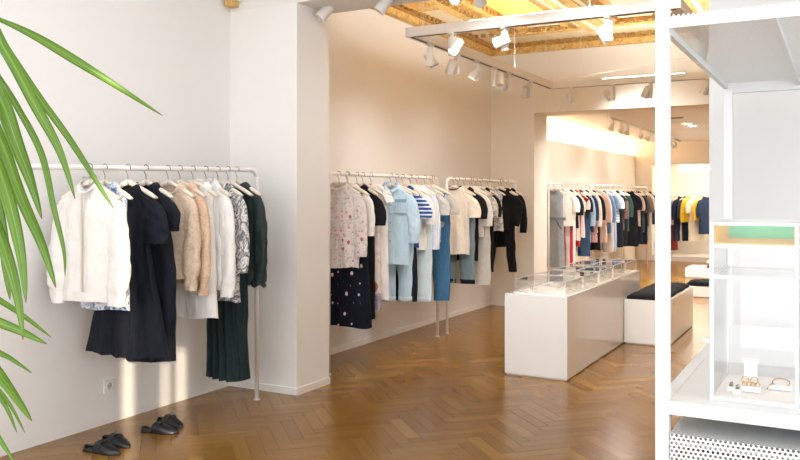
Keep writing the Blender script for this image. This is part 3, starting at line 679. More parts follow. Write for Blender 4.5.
def make_shoe(heel, toe, label):
    d = Vector((toe.x-heel.x, toe.y-heel.y, 0)); e = empty('mule_shoe', (heel.x, heel.y, 0), math.atan2(d.y, d.x)); tag(e, label, 'shoe', 'black mules on the floor'); L = 0.245
    prof = [(0.00, 0.012, 0.0), (0.03, 0.027, 0.0), (0.10, 0.031, 0), (0.30, 0.031, 0), (0.50, 0.037, 0), (0.66, 0.041, 0), (0.80, 0.036, 0), (0.91, 0.023, 0), (0.98, 0.010, 0), (1.0, 0.003, 0)]
    def outline(z, gr=0.0): return [[(L*s, w+gr, z), (L*s, -w-gr, z)] for s, w, _ in prof]
    left = [(L*s, w, 0) for s, w, _ in prof]; right = [(L*s, -w, 0) for s, w, _ in reversed(prof)]; loop = left+right
    MB().loft([[(x, y, 0.0) for x, y, _ in loop], [(x, y*1.05, 0.006) for x, y, _ in loop], [(x, y, 0.010) for x, y, _ in loop]], True, True).obj('sole', M_SOLE, e)
    MB().box(0.006, 0.055, -0.026, 0.026, 0.0, 0.012).obj('heel_block', M_SOLE, e, bevel=0.003)
    MB().loft([[(x, y*0.92, 0.0101) for x, y, _ in loop], [(x, y*0.90, 0.0125) for x, y, _ in loop]], False, True).obj('insole', M_INSOLE, e)
    rings = []; nn = 18
    stn = [(0.34, 0.036, 0.060), (0.42, 0.0385, 0.062), (0.52, 0.041, 0.056), (0.64, 0.043, 0.046), (0.76, 0.040, 0.036), (0.87, 0.030, 0.027), (0.95, 0.017, 0.020), (0.995, 0.005, 0.012)]
    for s, w, h in stn:
        rings.append([(L*(s+(0.05*(1-abs(math.cos(math.pi*k/nn))) if s < 0.4 else 0)), w*math.copysign(abs(math.cos(math.pi*k/nn))**0.8, math.cos(math.pi*k/nn)), 0.006+(h-0.006)*math.sin(math.pi*k/nn)**0.75) for k in range(nn+1)])
    m = MB(); vs = [p_ for r in rings for p_ in r]; fs = []
    for i in range(len(rings)-1):
        for k in range(nn): a = i*(nn+1)+k; fs.append((a, a+1, a+nn+2, a+nn+1))
    m.add(vs, fs).obj('upper', M_BLACKL, e, smooth=True)
    strap = [(L*(0.50+0.035*abs(math.sin(math.pi*k/nn))), 0.0425*math.copysign(abs(math.cos(math.pi*k/nn))**0.8, math.cos(math.pi*k/nn)), 0.008+0.052*math.sin(math.pi*k/nn)**0.75) for k in range(2, nn-1)]
    MB().tube(strap, 0.0035, 6).obj('strap', M_BLACKL, e, smooth=True)
    rim = [(0.34*L+L*0.05*(1-abs(math.cos(math.pi*k/nn))), 0.036*math.copysign(abs(math.cos(math.pi*k/nn))**0.8, math.cos(math.pi*k/nn)), 0.006+0.055*math.sin(math.pi*k/nn)**0.75) for k in range(0, nn+1)]
    MB().tube(rim, 0.0022, 6).obj('edge_binding', M_SOLE, e, smooth=True)
    hb = MB(); hr = []
    for k in range(11):
        a = math.pi*(0.5+k/10); x, y = 0.036+0.036*math.cos(a)*1.0, 0.030*math.sin(a)
        hr.append([(x, y, 0.010), (x*0.99, y*1.0, 0.022+0.010*math.sin(math.pi*k/10))])
    vs = [p_ for r in hr for p_ in r]; fs = [(2*i, 2*i+1, 2*i+3, 2*i+2) for i in range(10)]
    o = hb.add(vs, fs).obj('heel_counter', M_BLACKL, e, smooth=True); sm = o.modifiers.new('thick', 'SOLIDIFY'); sm.thickness = 0.003
    return e
make_shoe(gp(85, 450), gp(117.5, 454.5), 'black leather mule of the nearer pair, closer to the camera')
make_shoe(gp(104, 440.5), gp(130, 448.5), 'black leather mule of the nearer pair, farther from the camera')
make_shoe(gp(142, 431), gp(175, 433.5), 'black leather mule of the farther pair, closer to the camera')
make_shoe(gp(159, 421.5), gp(186, 429.5), 'black leather mule of the farther pair, farther from the camera')

# ------------------------------------------------------------------ clothes rails
RAILX, RAILZ, RR = -3.58, 1.60, 0.015
def make_rail(y0, y1, label, zl=RAILZ, zr=RAILZ, x=RAILX, axis='Y'):
    e = empty('clothes_rail', (x, (y0+y1)/2, 0) if axis == 'Y' else ((y0+y1)/2, x, 0)); tag(e, label, 'clothes rail', 'white clothes rails')
    h = (y1-y0)/2; pts = []
    R = 0.06
    path = [(-h, 0.0, 0.0)]
    path.append((-h, 0, zl-R))
    for k in range(1, 7): a = math.pi/2*k/6; path.append((-h+R-R*math.cos(a), 0, zl-R+R*math.sin(a)))
    for k in range(0, 7): a = math.pi/2*k/6; path.append((h-R+R*math.sin(a), 0, zr-R+R*math.cos(a)))
    path.append((h, 0, 0.0))
    pts = [(0, p_[0], p_[2]) if axis == 'Y' else (p_[0], 0, p_[2]) for p_ in path]
    i1 = 2; i2 = len(pts)-2
    MB().tube(pts[0:3], RR, 14).obj('post', M_RAIL, e, smooth=True); MB().tube(pts[-3:], RR, 14).obj('post', M_RAIL, e, smooth=True)
    MB().tube(pts[2:-2], RR, 14).obj('top_bar', M_RAIL, e, smooth=True)
    for q in (pts[0], pts[-1]): MB().tube([(q[0], q[1], 0), (q[0], q[1], 0.006)], 0.022, 14).obj('foot', M_RAIL, e)
    return e
R1 = (2.48, 4.48); R2 = (5.38, 7.36); R3 = (7.58, 9.57); R4 = (10.88, 12.98); R5 = (13.12, 15.15); R6 = (15.32, 17.35)
make_rail(*R1, 'white metal clothes rail nearest the camera, with the white jacket', 1.565, 1.60)
make_rail(*R2, 'white metal clothes rail just past the pillar, with the floral blouse')
make_rail(*R3, 'white metal clothes rail beside the cross wall, with the cream tee')
make_rail(*R4, 'white metal clothes rail in the back room nearest the opening')
make_rail(*R5, 'white metal clothes rail in the middle of the back room wall')
make_rail(*R6, 'white metal clothes rail at the far corner of the back room')
NY = YE+0.75
make_rail(NX0+0.10, NX0+2.4, 'white metal clothes rail inside the lit niche', 1.50, 1.50, NY, 'X')

# hangers: one prototype, then copies
def hanger_meshes():
    hook = MB(); pts = []
    for k in range(0, 15): a = math.radians(-35+k*215/14); pts.append((0.019*math.cos(a), 0, 0.002+0.019*math.sin(a)))
    pts += [(-0.017, 0, -0.012), (-0.006, 0, -0.030), (0, 0, -0.045), (0, 0, -0.085)]
    hook.tube(pts, 0.0022, 6)
    bar = MB()
    for s in (-1, 1):
        rings = []
        for k in range(9):
            q = k/8; x = s*(0.0+0.20*q); z = -0.080-0.090*q**1.15; hh = (0.017-0.004*q)*(1 if k < 8 else 0.5); tt = 0.0095+0.008*math.sin(q*1.6)
            rings.append([(x, tt*math.cos(2*math.pi*j/10), z+hh*math.sin(2*math.pi*j/10)) for j in range(10)])
        bar.loft(rings, True, True)
    return hook, bar
hk, br_ = hanger_meshes()
h_proto_hook = hk.obj('hook', M_HOOK, None, smooth=True); h_proto_bar = br_.obj('shoulder_bar', M_HANG, None, smooth=True)
ME_HOOK, ME_BAR = h_proto_hook.data, h_proto_bar.data
bpy.data.objects.remove(h_proto_hook); bpy.data.objects.remove(h_proto_bar)
ME_DHOOK = ME_HOOK.copy(); ME_DHOOK.materials.clear(); ME_DHOOK.materials.append(M_DHOOK)
def hang(loc, yaw, short, group, dark=False):
    e = empty('clothes_hanger', loc, yaw); tag(e, 'cream hanger holding the '+short, 'hanger', group)
    for me, nm in ((ME_DHOOK if dark else ME_HOOK, 'hook'), (ME_BAR, 'shoulder_bar')):
        o = bpy.data.objects.new(nm, me); C.objects.link(o); o.parent = e
    return e

# ------------------------------------------------------------------ garments
def lerp_prof(prof, n):
    """prof: list of tuples (s, ...); smooth resample into n rows"""
    out = []
    for i in range(n):
        s = i/(n-1)
        for a, b in zip(prof, prof[1:]):
            if s <= b[0]+1e-9:
                q = (s-a[0])/(b[0]-a[0]); q2 = q*q*(3-2*q)*0.5+q*0.5
                out.append(tuple(x+(y-x)*q2 for x, y in zip(a[1:], b[1:]))); break
    return out
def sgnpow(v, p): return math.copysign(abs(v)**p, v)
class Cloth:
    def __init__(self, seed): self.r = random.Random(seed); self.ph = [self.r.uniform(0, 6.28) for _ in range(12)]
    def body(self, rows, na, amp, k, neckdrop=0.02, neckback=0.0, top_rows=4, hemwave=0.006, sway=0.0):
        """rows: (z, halfwidth, halfthick). tube of cloth with folds growing to the hem"""
        ph = self.ph; rings = []; z0 = rows[0][0]; z1 = rows[-1][0]; n = len(rows)
        for i, (z, w, t) in enumerate(rows):
            g = max(0.0, (i-top_rows)/(n-1-top_rows)) if n > top_rows+1 else 0
            ring = []
            for j in range(na):
                a = 2*math.pi*j/na; cx, sy = sgnpow(math.cos(a), 0.85), sgnpow(math.sin(a), 0.75)
                x = w*cx; y = t*sy; zz = z
                fold = (1-1.7*abs(math.sin(0.5*(k*cx*1.5+ph[0]+0.7*math.sin(2.2*z*3+ph[1]))))**0.8)*0.7+0.4*math.sin(k*1.9*cx+ph[2]+z*3)
                y += amp*1.25*g**0.55*fold*(1.0 if sy < 0 else 0.75)+0.0022*min(1, i/5)*math.sin(z*38+cx*9+ph[6])*math.sin(cx*5+ph[7]+z*6)
                x += amp*0.22*g*math.sin(z*9+ph[3]+sy)+sway*g
                x += 0.002*g*math.sin(z*26+ph[4])
                if i < 3: zz -= (neckdrop if sy < 0 else neckback)*max(0.0, 1-cx*cx)*(1-i/3.0)
                if i == n-1 or i == n-2: zz += hemwave*math.sin(3*a+ph[5])*(1 if i == n-1 else 0.6)
                ring.append((x, y, zz))
            rings.append(ring)
        return MB().loft(rings)
    def sleeve(self, s, x0, z0, ln, w0, w1, t, splay, n=18, na=20, amp=0.006, cuff=False, yo=0.0, bend=0.0):
        ph = self.ph; rings = []
        for i in range(n):
            q = i/(n-1); w = w0+(w1-w0)*q**0.8
            x = s*(x0+splay*(1-(1-q)**2)*1.0+bend*math.sin(q*math.pi)); z = z0-ln*q; y = yo*q
            if q < 0.16: w *= 0.55+0.45*math.sin(q/0.16*1.5708)
            tt = t*(0.75+0.25*math.sin(min(1, q*4)*1.57)); tilt = splay/max(ln, 0.01)*(1-q)*2
            if cuff and q > 0.86: w *= 0.80; tt *= 0.85
            ring = []
            for j in range(na):
                a = 2*math.pi*j/na; cx, sy = math.cos(a), sgnpow(math.sin(a), 0.8)
                dx = w*cx; yy = y+tt*sy+amp*min(1, q*2.5)*math.sin(3.3*cx+ph[6+(s > 0)]+q*7*ln/0.5+math.sin(q*11+ph[8]))
                yy += amp*0.55*math.sin(q*55*ln+ph[9]+2.5*cx)*min(1, q*3)+amp*0.35*math.sin(q*95*ln-3*cx+ph[11])*min(1, q*3)
                ring.append((x+dx+amp*0.16*math.sin(q*31*ln+ph[10]), yy, z+s*dx*tilt*(-1)*0.8))
            rings.append(ring)
        return MB().loft(rings, True, False)

GN = [0]
def top(name, loc, yaw, m, label, short, cat, group, zhem, ws=0.205, wh=0.235, t=0.05, sl=0.22, slw=(0.075, 0.062), splay=0.045, neck=0.075, drop=0.035, collar=None, extra=None, amp=0.012, k=5.0, hi=1, waist=None, flare=None, hanger=True, dark=False, slm=None, slt=None, cuff=False, slamp=0.004, noslR=False, bend=0.012, dz=0.0, sway=0.0):
    """shirt, jacket, knit or dress on its hanger"""
    GN[0] += 1; cl = Cloth(1000+GN[0]*7); e = empty(name, loc, yaw); tag(e, label, cat, group)
    zt = -0.082+dz; L = (loc[2]+zt)-zhem; zb = zt-L; ws *= 0.89; wh *= 0.89
    def S(z): return (zt-z)/L
    pr = [(0.0, zt, neck, 0.040), (S(zt-0.024), zt-0.024, neck+0.035, 0.032), (S(zt-0.062), zt-0.062, ws*0.80, 0.027), (S(zt-0.095), zt-0.095, ws, 0.026), (S(zt-0.17), zt-0.17, ws-0.012, t*0.85)]
    wh = wh-0.022 if (sl and not flare) else wh
    if waist: pr += [(S(zt-0.36), zt-0.36, waist, t*0.9), (S(zt-0.50), zt-0.50, waist*1.12, t)]
    pr += [(1.0, zb, flare or wh, t*(1.05 if not flare else 1.5))]
    nr = max(12, int((10+L*26)*(1 if hi else 0.6))); nh = 56 if hi else 28
    head = lerp_prof([(0,)+pr[0][1:], (0.33,)+pr[1][1:], (0.66,)+pr[2][1:], (1.0,)+pr[3][1:]], 6 if hi else 4)
    tail = lerp_prof([(0.0,)+pr[3][1:]]+[((q[0]-pr[3][0])/(1-pr[3][0]),)+q[1:] for q in pr[4:]], nr)
    rows = head+tail[1:]
    b = cl.body(rows, nh, amp, k, drop, 0.0, len(head)+1, sway=sway).obj('body', m, e, smooth=True)
    if sl:
        for s in (-1, 1):
            if s < 0 and noslR: continue
            cl.sleeve(s, ws-0.028, zt-0.082, sl, slw[0]*0.88, slw[1]*0.92, slt or t*0.62, splay+0.012, 30 if hi else 8, 28 if hi else 12, slamp, cuff, -0.020, bend).obj('sleeve', slm or m, e, smooth=True)
    if collar: 
        mm = MB(); n = 28; r1, r2, r3 = [], [], []
        hgt = collar
        for j in range(n):
            a = 2*math.pi*j/n; cx, sy = math.cos(a), math.sin(a); fr = max(0.0, -sy)**1.5
            r1.append((neck*0.98*cx, 0.042*sy, zt-drop*(fr))); r2.append((neck*0.80*cx, 0.038*sy, zt+hgt*(1-0.65*fr)-drop*fr)); r3.append((neck*1.18*cx, 0.056*sy-0.004, zt+hgt*0.25-0.012-(drop+0.012)*fr))
        mm.loft([r1, r2, r3]); o = mm.obj('collar', slm or m, e, smooth=True)
    if extra: extra(e, cl, m, zt, zb, ws, wh, t)
    if hanger: hang(loc, yaw, short, 'hangers on the '+group.split(' on the ')[-1], dark)
    return e
def front_strip(e, nm, m, x, z0, z1, w, t, off=0.002, n=14, cl=None, amp=0.0):
    mm = MB(); rings = []
    for i in range(n):
        q = i/(n-1); z = z0+(z1-z0)*q; y = -t-off
        rings.append([(x-w/2, y+0.004, z), (x-w/2, y-0.001, z), (x+w/2, y-0.001, z), (x+w/2, y+0.004, z)])
    return mm.loft(rings, True, True).obj(nm, m, e)
def trousers(name, loc, yaw, m, label, short, cat, group, zhem, wt=0.17, hip=0.19, leg=(0.098, 0.075), t=0.032, crotch=0.27, hi=1, gap=0.015, cuffm=None, hanger=True, ztop=-0.155):
    GN[0] += 1; cl = Cloth(3000+GN[0]*7); e = empty(name, loc, yaw); tag(e, label, cat, group)
    L = loc[2]+ztop-zhem; na = 40 if hi else 20
    rows = lerp_prof([(0, ztop, wt, t*0.7), (0.15, ztop-0.05, wt*1.02, t), (0.6, ztop-crotch*0.6, hip, t*1.1), (1.0, ztop-crotch*1.02, hip*1.02, t)], 10)
    cl.body(rows, na, 0.006, 4, 0.0, 0.0, 2, 0.0).obj('hip', m, e, smooth=True)
    wb_ = lerp_prof([(0, ztop+0.004, wt*1.01, t*0.75), (1, ztop-0.04, wt*1.03, t*0.95)], 3); cl.body(wb_, na, 0, 1, 0, 0, 9, 0).obj('waistband', m, e, smooth=True)
    for s in (-1, 1):
        zc = ztop-crotch+0.03; ll = zc-(loc[2]*0+(-(loc[2]-zhem))); rg = []
        n = 16 if hi else 8; ln = zc+(loc[2]-zhem)
        for i in range(n):
            q = i/(n-1); w = leg[0]+(leg[1]-leg[0])*q; x = s*(hip*0.5+gap*q); z = zc-ln*q; ring = []
            for j in range(20 if hi else 12):
                a = 2*math.pi*j/(20 if hi else 12); cx, sy = math.cos(a), sgnpow(math.sin(a), 0.8)
                ring.append((x+w*cx+0.004*math.sin(q*17+cl.ph[0]+s), t*0.9*sy+0.006*math.sin(4*cx+cl.ph[1]+q*5)+0.004*math.sin(q*25+cl.ph[2]), z))
            rg.append(ring)
        lg = MB().loft(rg).obj('leg', m, e, smooth=True)
        if cuffm:
            zc2 = zc-ln; cr = []
            for zz, f_ in ((0.045, 1.03), (0.043, 1.09), (0.0, 1.09), (-0.001, 1.0)):
                cr.append([(s*(hip*0.5+gap)+leg[1]*f_*math.cos(2*math.pi*j/16), t*1.05*f_*math.sin(2*math.pi*j/16), zc2+zz) for j in range(16)])
            MB().loft(cr).obj('turn_up', cuffm, lg, smooth=True)
    if hanger: hang(loc, yaw, short, 'hangers on the '+group.split(' on the ')[-1])
    return e
def skirt(name, loc, yaw, m, label, short, cat, group, zhem, wt=0.15, wh=0.27, t=0.06, ztop=-0.155, amp=0.02, k=12, hi=1, hanger=True):
    GN[0] += 1; cl = Cloth(5000+GN[0]*7); e = empty(name, loc, yaw); tag(e, label, cat, group)
    L = loc[2]+ztop-zhem; zb = ztop-L
    rows = lerp_prof([(0, ztop, wt, 0.03), (0.12, ztop-0.12*L, wt+0.03, 0.04), (0.5, ztop-0.5*L, (wt+wh)/2+0.01, t*0.85), (1, zb, wh, t)], 26)
    cl.body(rows, 96 if hi else 40, amp, k, 0, 0, 2, 0.006).obj('skirt_body', m, e, smooth=True)
    wb_ = [(ztop+0.002, wt*1.02, 0.032), (ztop-0.035, wt*1.06, 0.035)]; cl.body(wb_, 32, 0, 1, 0, 0, 9, 0).obj('waistband', m, e, smooth=True)
    if hanger: hang(loc, yaw, short, 'hangers on the '+group.split(' on the ')[-1])
    return e

F = fabric
def zrail1(y): return 1.565+(1.60-1.565)*(y-R1[0])/(R1[1]-R1[0])
def pos(u, rail=2, x=RAILX):
    y = y_at(u, x); return Vector((x, y, zrail1(y) if rail == 1 else RAILZ))
def hemz(u, v, x=RAILX): return z_at(x, y_at(u, x), v)

# ---- first rail
G1 = 'clothes on the near rail'
def x_jacket(e, cl, m, zt, zb, ws, wh, t):
    front_strip(e, 'zip', plain('zip_tape', '#cbbfb0', 0.4, 0.3), 0.004, zt-0.055, zb+0.01, 0.010, t, 0.003)
    cl.body(lerp_prof([(0, zb+0.045, wh*1.0, t*1.15), (1, zb-0.006, wh*0.97, t*1.12)], 4), 56, 0.006, 14, 0, 0, 0, 0.002).obj('hem_band', m, e, smooth=True)
M_WJ = F('white_jacket_cloth', '#e3dfd9', 0.03, 0.75, wr=0.3)
p1 = pos(90, 1)
top('jacket', p1, 0.10, M_WJ, 'white zip-up bomber jacket facing the camera on the near rail', 'white zip-up jacket', 'jacket', G1, hemz(90, 299), ws=0.205, wh=0.225, t=0.062, sl=0.575, slw=(0.085, 0.075), splay=0.035, neck=0.062, drop=0.045, collar=0.034, extra=x_jacket, amp=0.010, k=4, cuff=True, slamp=0.006)
p1 = pos(105, 1)
top('blouse', p1, 0.0, F('blue_print_sheer', '#d9dae0', pattern=p_blueprint), 'sheer white blouse with blue print peeking out behind the white jacket', 'blue printed sheer blouse', 'blouse', G1, hemz(105, 308), ws=0.19, wh=0.20, sl=0.0, sway=0.0, amp=0.016)
M_INK = F('ink_wool', '#161a24', 0.10, 0.8); M_BLK = F('black_crepe', '#121316', 0.10, 0.85); M_NAVY = F('navy_wool', '#191d26', 0.10, 0.85)
p1 = pos(128, 1)
top('dress', p1, 0.10, M_INK, 'black short sleeved dress with a long flared skirt on the near rail', 'black flared dress', 'dress', G1, hemz(128, 354), ws=0.21, wh=0.30, waist=0.165, flare=0.285, sl=0.25, slw=(0.085, 0.085), amp=0.028, k=9, t=0.045, dz=-0.01)
p1 = pos(146, 1)
top('dress', p1, 0.05, M_NAVY, 'navy dress on a dark hook between black dress and beige knits', 'navy dress on the dark hook', 'dress', G1, hemz(146, 358), ws=0.19, flare=0.215, waist=0.2, wh=0.25, sl=0.2, amp=0.02, k=5, t=0.055, dark=True)
M_KN1 = F('beige_knit', '#e3cbb2', 0.06, 0.95, weave=0.9, wscale=90, pattern=p_knit); M_KN2 = F('peach_knit', '#e7c6a8', 0.06, 0.95, weave=0.9, wscale=90, pattern=p_knit)
def x_card(e, cl, m, zt, zb, ws, wh, t):
    front_strip(e, 'button_band', m, 0.0, zt-0.09, zb+0.004, 0.03, t, 0.003)
    cl.body(lerp_prof([(0, zb+0.04, wh*1.0, t*1.1), (1, zb-0.004, wh*0.97, t*1.08)], 4), 48, 0.005, 16, 0, 0, 0, 0.002).obj('rib_hem', m, e, smooth=True)
top('cardigan', pos(168, 1), 0.05, M_KN1, 'speckled beige knit cardigan, left of the two beige knits', 'left beige cardigan', 'cardigan', G1, hemz(168, 277), ws=0.20, wh=0.21, sl=0.56, slw=(0.072, 0.055), splay=0.03, neck=0.10, drop=0.12, extra=x_card, cuff=True, slamp=0.006, t=0.055)
top('sweater', pos(180, 1), 0.02, M_KN2, 'peach beige knit sweater, right of the two beige knits', 'right peach beige sweater', 'sweater', G1, hemz(180, 283), ws=0.195, wh=0.20, sl=0.60, slw=(0.068, 0.05), splay=0.035, neck=0.10, drop=0.08, cuff=True, slamp=0.006)
M_WC = F('white_cotton', '#f3f0eb', 0.03); M_WS = F('white_silk', '#f4f1ec', 0.03, 0.6)
top('tunic', pos(193, 1), 0.0, M_WC, 'long plain white tunic hanging below the beige knits', 'long white tunic', 'tunic', G1, hemz(193, 316), ws=0.19, wh=0.225, sl=0.0, neck=0.12, drop=0.06, amp=0.012, k=4)
def x_blouse(e, cl, m, zt, zb, ws, wh, t): front_strip(e, 'placket', m, 0.0, zt-0.05, zb+0.01, 0.025, t, 0.003)
top('blouse', pos(206, 1), 0.0, M_WS, 'white silk blouse with long sleeves, left of the marbled one', 'white silk blouse', 'blouse', G1, hemz(206, 288), ws=0.195, wh=0.215, sl=0.64, slw=(0.07, 0.052), splay=0.035, neck=0.085, drop=0.05, collar=0.03, extra=x_blouse, slamp=0.005)
top('blouse', pos(218, 1), 0.0, F('marble_print', '#e9e4de', 0.04, 0.7, pattern=p_marble), 'grey and white marbled print blouse on the near rail', 'marbled print blouse', 'blouse', G1, hemz(218, 300), ws=0.20, wh=0.235, sl=0.50, slw=(0.08, 0.07), splay=0.03, neck=0.085, drop=0.05, amp=0.016)
M_GRN = F('bottle_green_crepe', '#1f3030', 0.10, 0.8); M_GRN2 = F('dark_green_satin', '#2a3635', 0.10, 0.6)
skirt('skirt', pos(228, 1), 0.0, M_GRN, 'long bottle green pleated skirt hanging nearly to the floor', 'bottle green pleated skirt', 'skirt', G1, hemz(228, 377), wt=0.085, wh=0.17, t=0.085, amp=0.030, k=11)
top('blouse', pos(237, 1), 0.0, M_GRN2, 'dark green blouse with a frilled cuff at the rail end', 'dark green blouse', 'blouse', G1, hemz(237, 284), ws=0.205, wh=0.215, sl=0.58, slw=(0.07, 0.045), splay=0.045, neck=0.075, drop=0.03, slamp=0.005,
    extra=lambda e, cl, m, zt, zb, ws, wh, t: [MB().loft([[(s*(ws+0.003)+w*math.cos(2*math.pi*j/24), -0.012+w*0.6*math.sin(2*math.pi*j/24), zt-0.075-0.56-dz_+0.008*math.sin(5*2*math.pi*j/24)*q) for j in range(24)] for dz_, w, q in ((0, 0.036, 0), (0.02, 0.05, 0.5), (0.055, 0.066, 1.3))]).obj('frilled_cuff', m, e, smooth=True) for s in (-1, 1)])

# ---- second rail
G2 = 'clothes on the middle rail'
M_FLO = F('floral_print', '#e6dbd5', 0.03, 0.8, pattern=p_floral)
top('blouse', pos(339), 0.05, M_FLO, 'pale blouse printed with red flowers, first on the middle rail', 'red floral blouse', 'blouse', G2, hemz(339, 267), ws=0.21, wh=0.235, sl=0.50, slw=(0.08, 0.062), splay=0.03, neck=0.075, drop=0.03, collar=0.014, amp=0.012, slamp=0.005, extra=x_blouse)
skirt('skirt', pos(347), 0.0, F('heart_print', '#141726', 0.08, pattern=p_hearts), 'long navy skirt sprinkled with little pale hearts', 'navy heart print skirt', 'skirt', G2, hemz(347, 326), wt=0.15, wh=0.235, t=0.055, amp=0.010, k=5)
top('blouse', pos(348), 0, F('ivory_voile', '#efe9e0', 0.03), 'ivory blouse with elbow sleeves between floral blouse and black dress', 'ivory elbow sleeve blouse', 'blouse', G2, hemz(348, 266), ws=0.205, wh=0.225, sl=0.34, slw=(0.075, 0.068), splay=0.03)
top('dress', pos(357), 0, M_BLK, 'black short sleeved shift dress on the middle rail', 'black shift dress', 'dress', G2, hemz(357, 318), ws=0.20, wh=0.215, sl=0.26, slw=(0.085, 0.078), splay=0.05)
top('dress', pos(363), 0, F('balloon_print', '#e6dcd6', 0.04, pattern=p_balloon), 'white summer dress printed with a hot-air balloon', 'balloon print dress', 'dress', G2, hemz(363, 308), ws=0.185, wh=0.20, sl=0, neck=0.10, drop=0.06)
def x_ruffle(e, cl, m, zt, zb, ws, wh, t):
    for s in (-1, 1):
        MB().loft([[(s*(ws-0.03+a*0.05)+0.03*math.cos(2*math.pi*j/18), 0.045*math.sin(2*math.pi*j/18)*(1+a*0.5), zt-0.05-a*0.10+0.010*math.sin(j*2.1)) for j in range(18)] for a in (0, 0.5, 1.0)]).obj('ruffle', m, e, smooth=True)
top('blouse', pos(371), 0, F('white_pique', '#eeebe8', 0.03), 'sleeveless white long top with ruffled shoulders beside the denim shirt', 'ruffled white top', 'blouse', G2, hemz(371, 299), ws=0.19, wh=0.20, sl=0, neck=0.09, extra=x_ruffle)
M_DN1 = F('washed_denim', '#cbe0ec', 0.06, pattern=p_denim('#a9c9df')); M_DN2 = F('pale_denim', '#dce8ec', 0.05, pattern=p_denim('#c6d8e0'))
M_STIT = plain('denim_stitch', '#86a9c2', 0.8)
def x_denim(e, cl, m, zt, zb, ws, wh, t):
    front_strip(e, 'placket', m, 0.0, zt-0.05, zb+0.03, 0.03, t, 0.003)
    for s in (-1, 1):
        MB().box(s*0.095-0.05, s*0.095+0.05, -t-0.018, -t+0.01, zt-0.25, zt-0.14).obj('chest_pocket', m, e, bevel=0.003)
        MB().box(s*0.095-0.052, s*0.095+0.052, -t-0.022, -t+0.01, zt-0.155, zt-0.125).obj('pocket_flap', M_STIT, e, bevel=0.003)
    for k in range(6): MB().cyl((0, -t-0.008, zt-0.10-k*0.08), (0, -t-0.013, zt-0.10-k*0.08), 0.006, 8).obj('button', M_HOOK, e)
top('shirt', pos(391), 0.40, M_DN1, 'light blue washed denim shirt with chest pockets', 'washed denim shirt', 'shirt', G2, hemz(392, 264), ws=0.205, wh=0.215, sl=0.44, slw=(0.075, 0.06), splay=0.04, neck=0.07, drop=0.05, collar=0.035, extra=x_denim, cuff=True)
trousers('jeans', pos(397), 0.30, M_DN1, 'light blue jeans hanging below the denim shirt', 'light blue jeans', 'jeans', G2, hemz(397, 301), leg=(0.085, 0.06), gap=0.0, wt=0.14, hip=0.15, cuffm=M_DN2)
top('dress', pos(403), 0, M_NAVY, 'long navy dress beside the washed denim shirt', 'long navy dress', 'dress', G2, hemz(403, 300), ws=0.16, wh=0.165, sl=0.0)
M_BLU = F('royal_blue_jersey', '#2f5796', 0.08); M_BLUS = F('blue_striped_jersey', '#2f5796', 0.06, pattern=p_stripes('#e4eaf2', 28, 2, 0.38))
top('polo_shirt', pos(403), 0, M_BLU, 'royal blue tee with white striped sleeves', 'blue tee with striped sleeves', 't-shirt', G2, hemz(403, 247), ws=0.20, wh=0.20, sl=0.22, slw=(0.085, 0.08), splay=0.07, slm=M_BLUS)
top('shirt', pos(410), 0, M_WC, 'plain white shirt behind the blue striped tee', 'plain white shirt', 'shirt', G2, hemz(410, 250), ws=0.20, wh=0.21, sl=0.28, slw=(0.075, 0.06))
trousers('jeans', pos(411), 0.35, M_DN2, 'very pale washed jeans with turned up hems', 'very pale jeans', 'jeans', G2, hemz(411, 301), leg=(0.105, 0.09), cuffm=M_DN2)
top('shirt', pos(417), 0, F('blue_hairline_stripe', '#e6e9ef', 0.03, pattern=p_stripes('#c3cfe2', 60, 0, 0.35)), 'white shirt with faint blue stripes near the rail end', 'faint striped shirt', 'shirt', G2, hemz(417, 257), ws=0.20, wh=0.205, sl=0.52, slw=(0.068, 0.052), splay=0.035)
top('t_shirt', pos(425), 0, F('grey_marl_dot', '#c9c7c6', 0.05, pattern=p_dot(0.09, -0.27, 0.016, '#c2324a')), 'light grey tee with a small red dot', 'grey tee with red dot', 't-shirt', G2, hemz(425, 247), ws=0.20, wh=0.20, sl=0.20, slw=(0.08, 0.075))
M_JEAN = F('blue_denim', '#4f7fa6', 0.10, pattern=p_denim('#2f628e'))
trousers('jeans', pos(431), 0.25, M_JEAN, 'mid blue jeans at the end of the middle rail', 'mid blue jeans', 'jeans', G2, hemz(431, 300), leg=(0.10, 0.08))
M_GRM = F('grey_marl', '#c5c1ba', 0.05)
top('t_shirt', pos(433), 0, M_GRM, 'grey marl tee, last garment on the middle rail', 'grey marl tee', 't-shirt', G2, hemz(433, 242), ws=0.20, wh=0.20, sl=0.20, slw=(0.085, 0.08), splay=0.06)

# ---- third rail
G3 = 'clothes on the rail beside the cross wall'
def x_neckband(e, cl, m, zt, zb, ws, wh, t):
    MB().tube([(0.078*math.cos(a), 0.040*math.sin(a), zt+0.004-0.035*max(0, -math.sin(a))**1.2) for a in [2*math.pi*j/24 for j in range(25)]], 0.006, 6).obj('neckband', M_BLK, e, smooth=True)
M_CRM = F('cream_jersey', '#f0e6d8', 0.03)
top('t_shirt', pos(454), 0.10, M_CRM, 'cream tee with a dark neck opening, first on its rail', 'cream tee', 't-shirt', G3, hemz(454, 254), ws=0.205, wh=0.215, sl=0.24, slw=(0.09, 0.08), splay=0.055, extra=x_neckband)
trousers('trousers', pos(458), 0, F('grey_blue_twill', '#7e929b', 0.08), 'grey blue trousers below the cream tee', 'grey blue trousers', 'trousers', G3, hemz(458, 283), leg=(0.10, 0.08), cuffm=M_NAVY)
top('t_shirt', pos(464), 0, M_BLK, 'long black tee next to the cream tee', 'long black tee', 't-shirt', G3, hemz(464, 260), ws=0.205, wh=0.205, sl=0.26, slw=(0.08, 0.07))
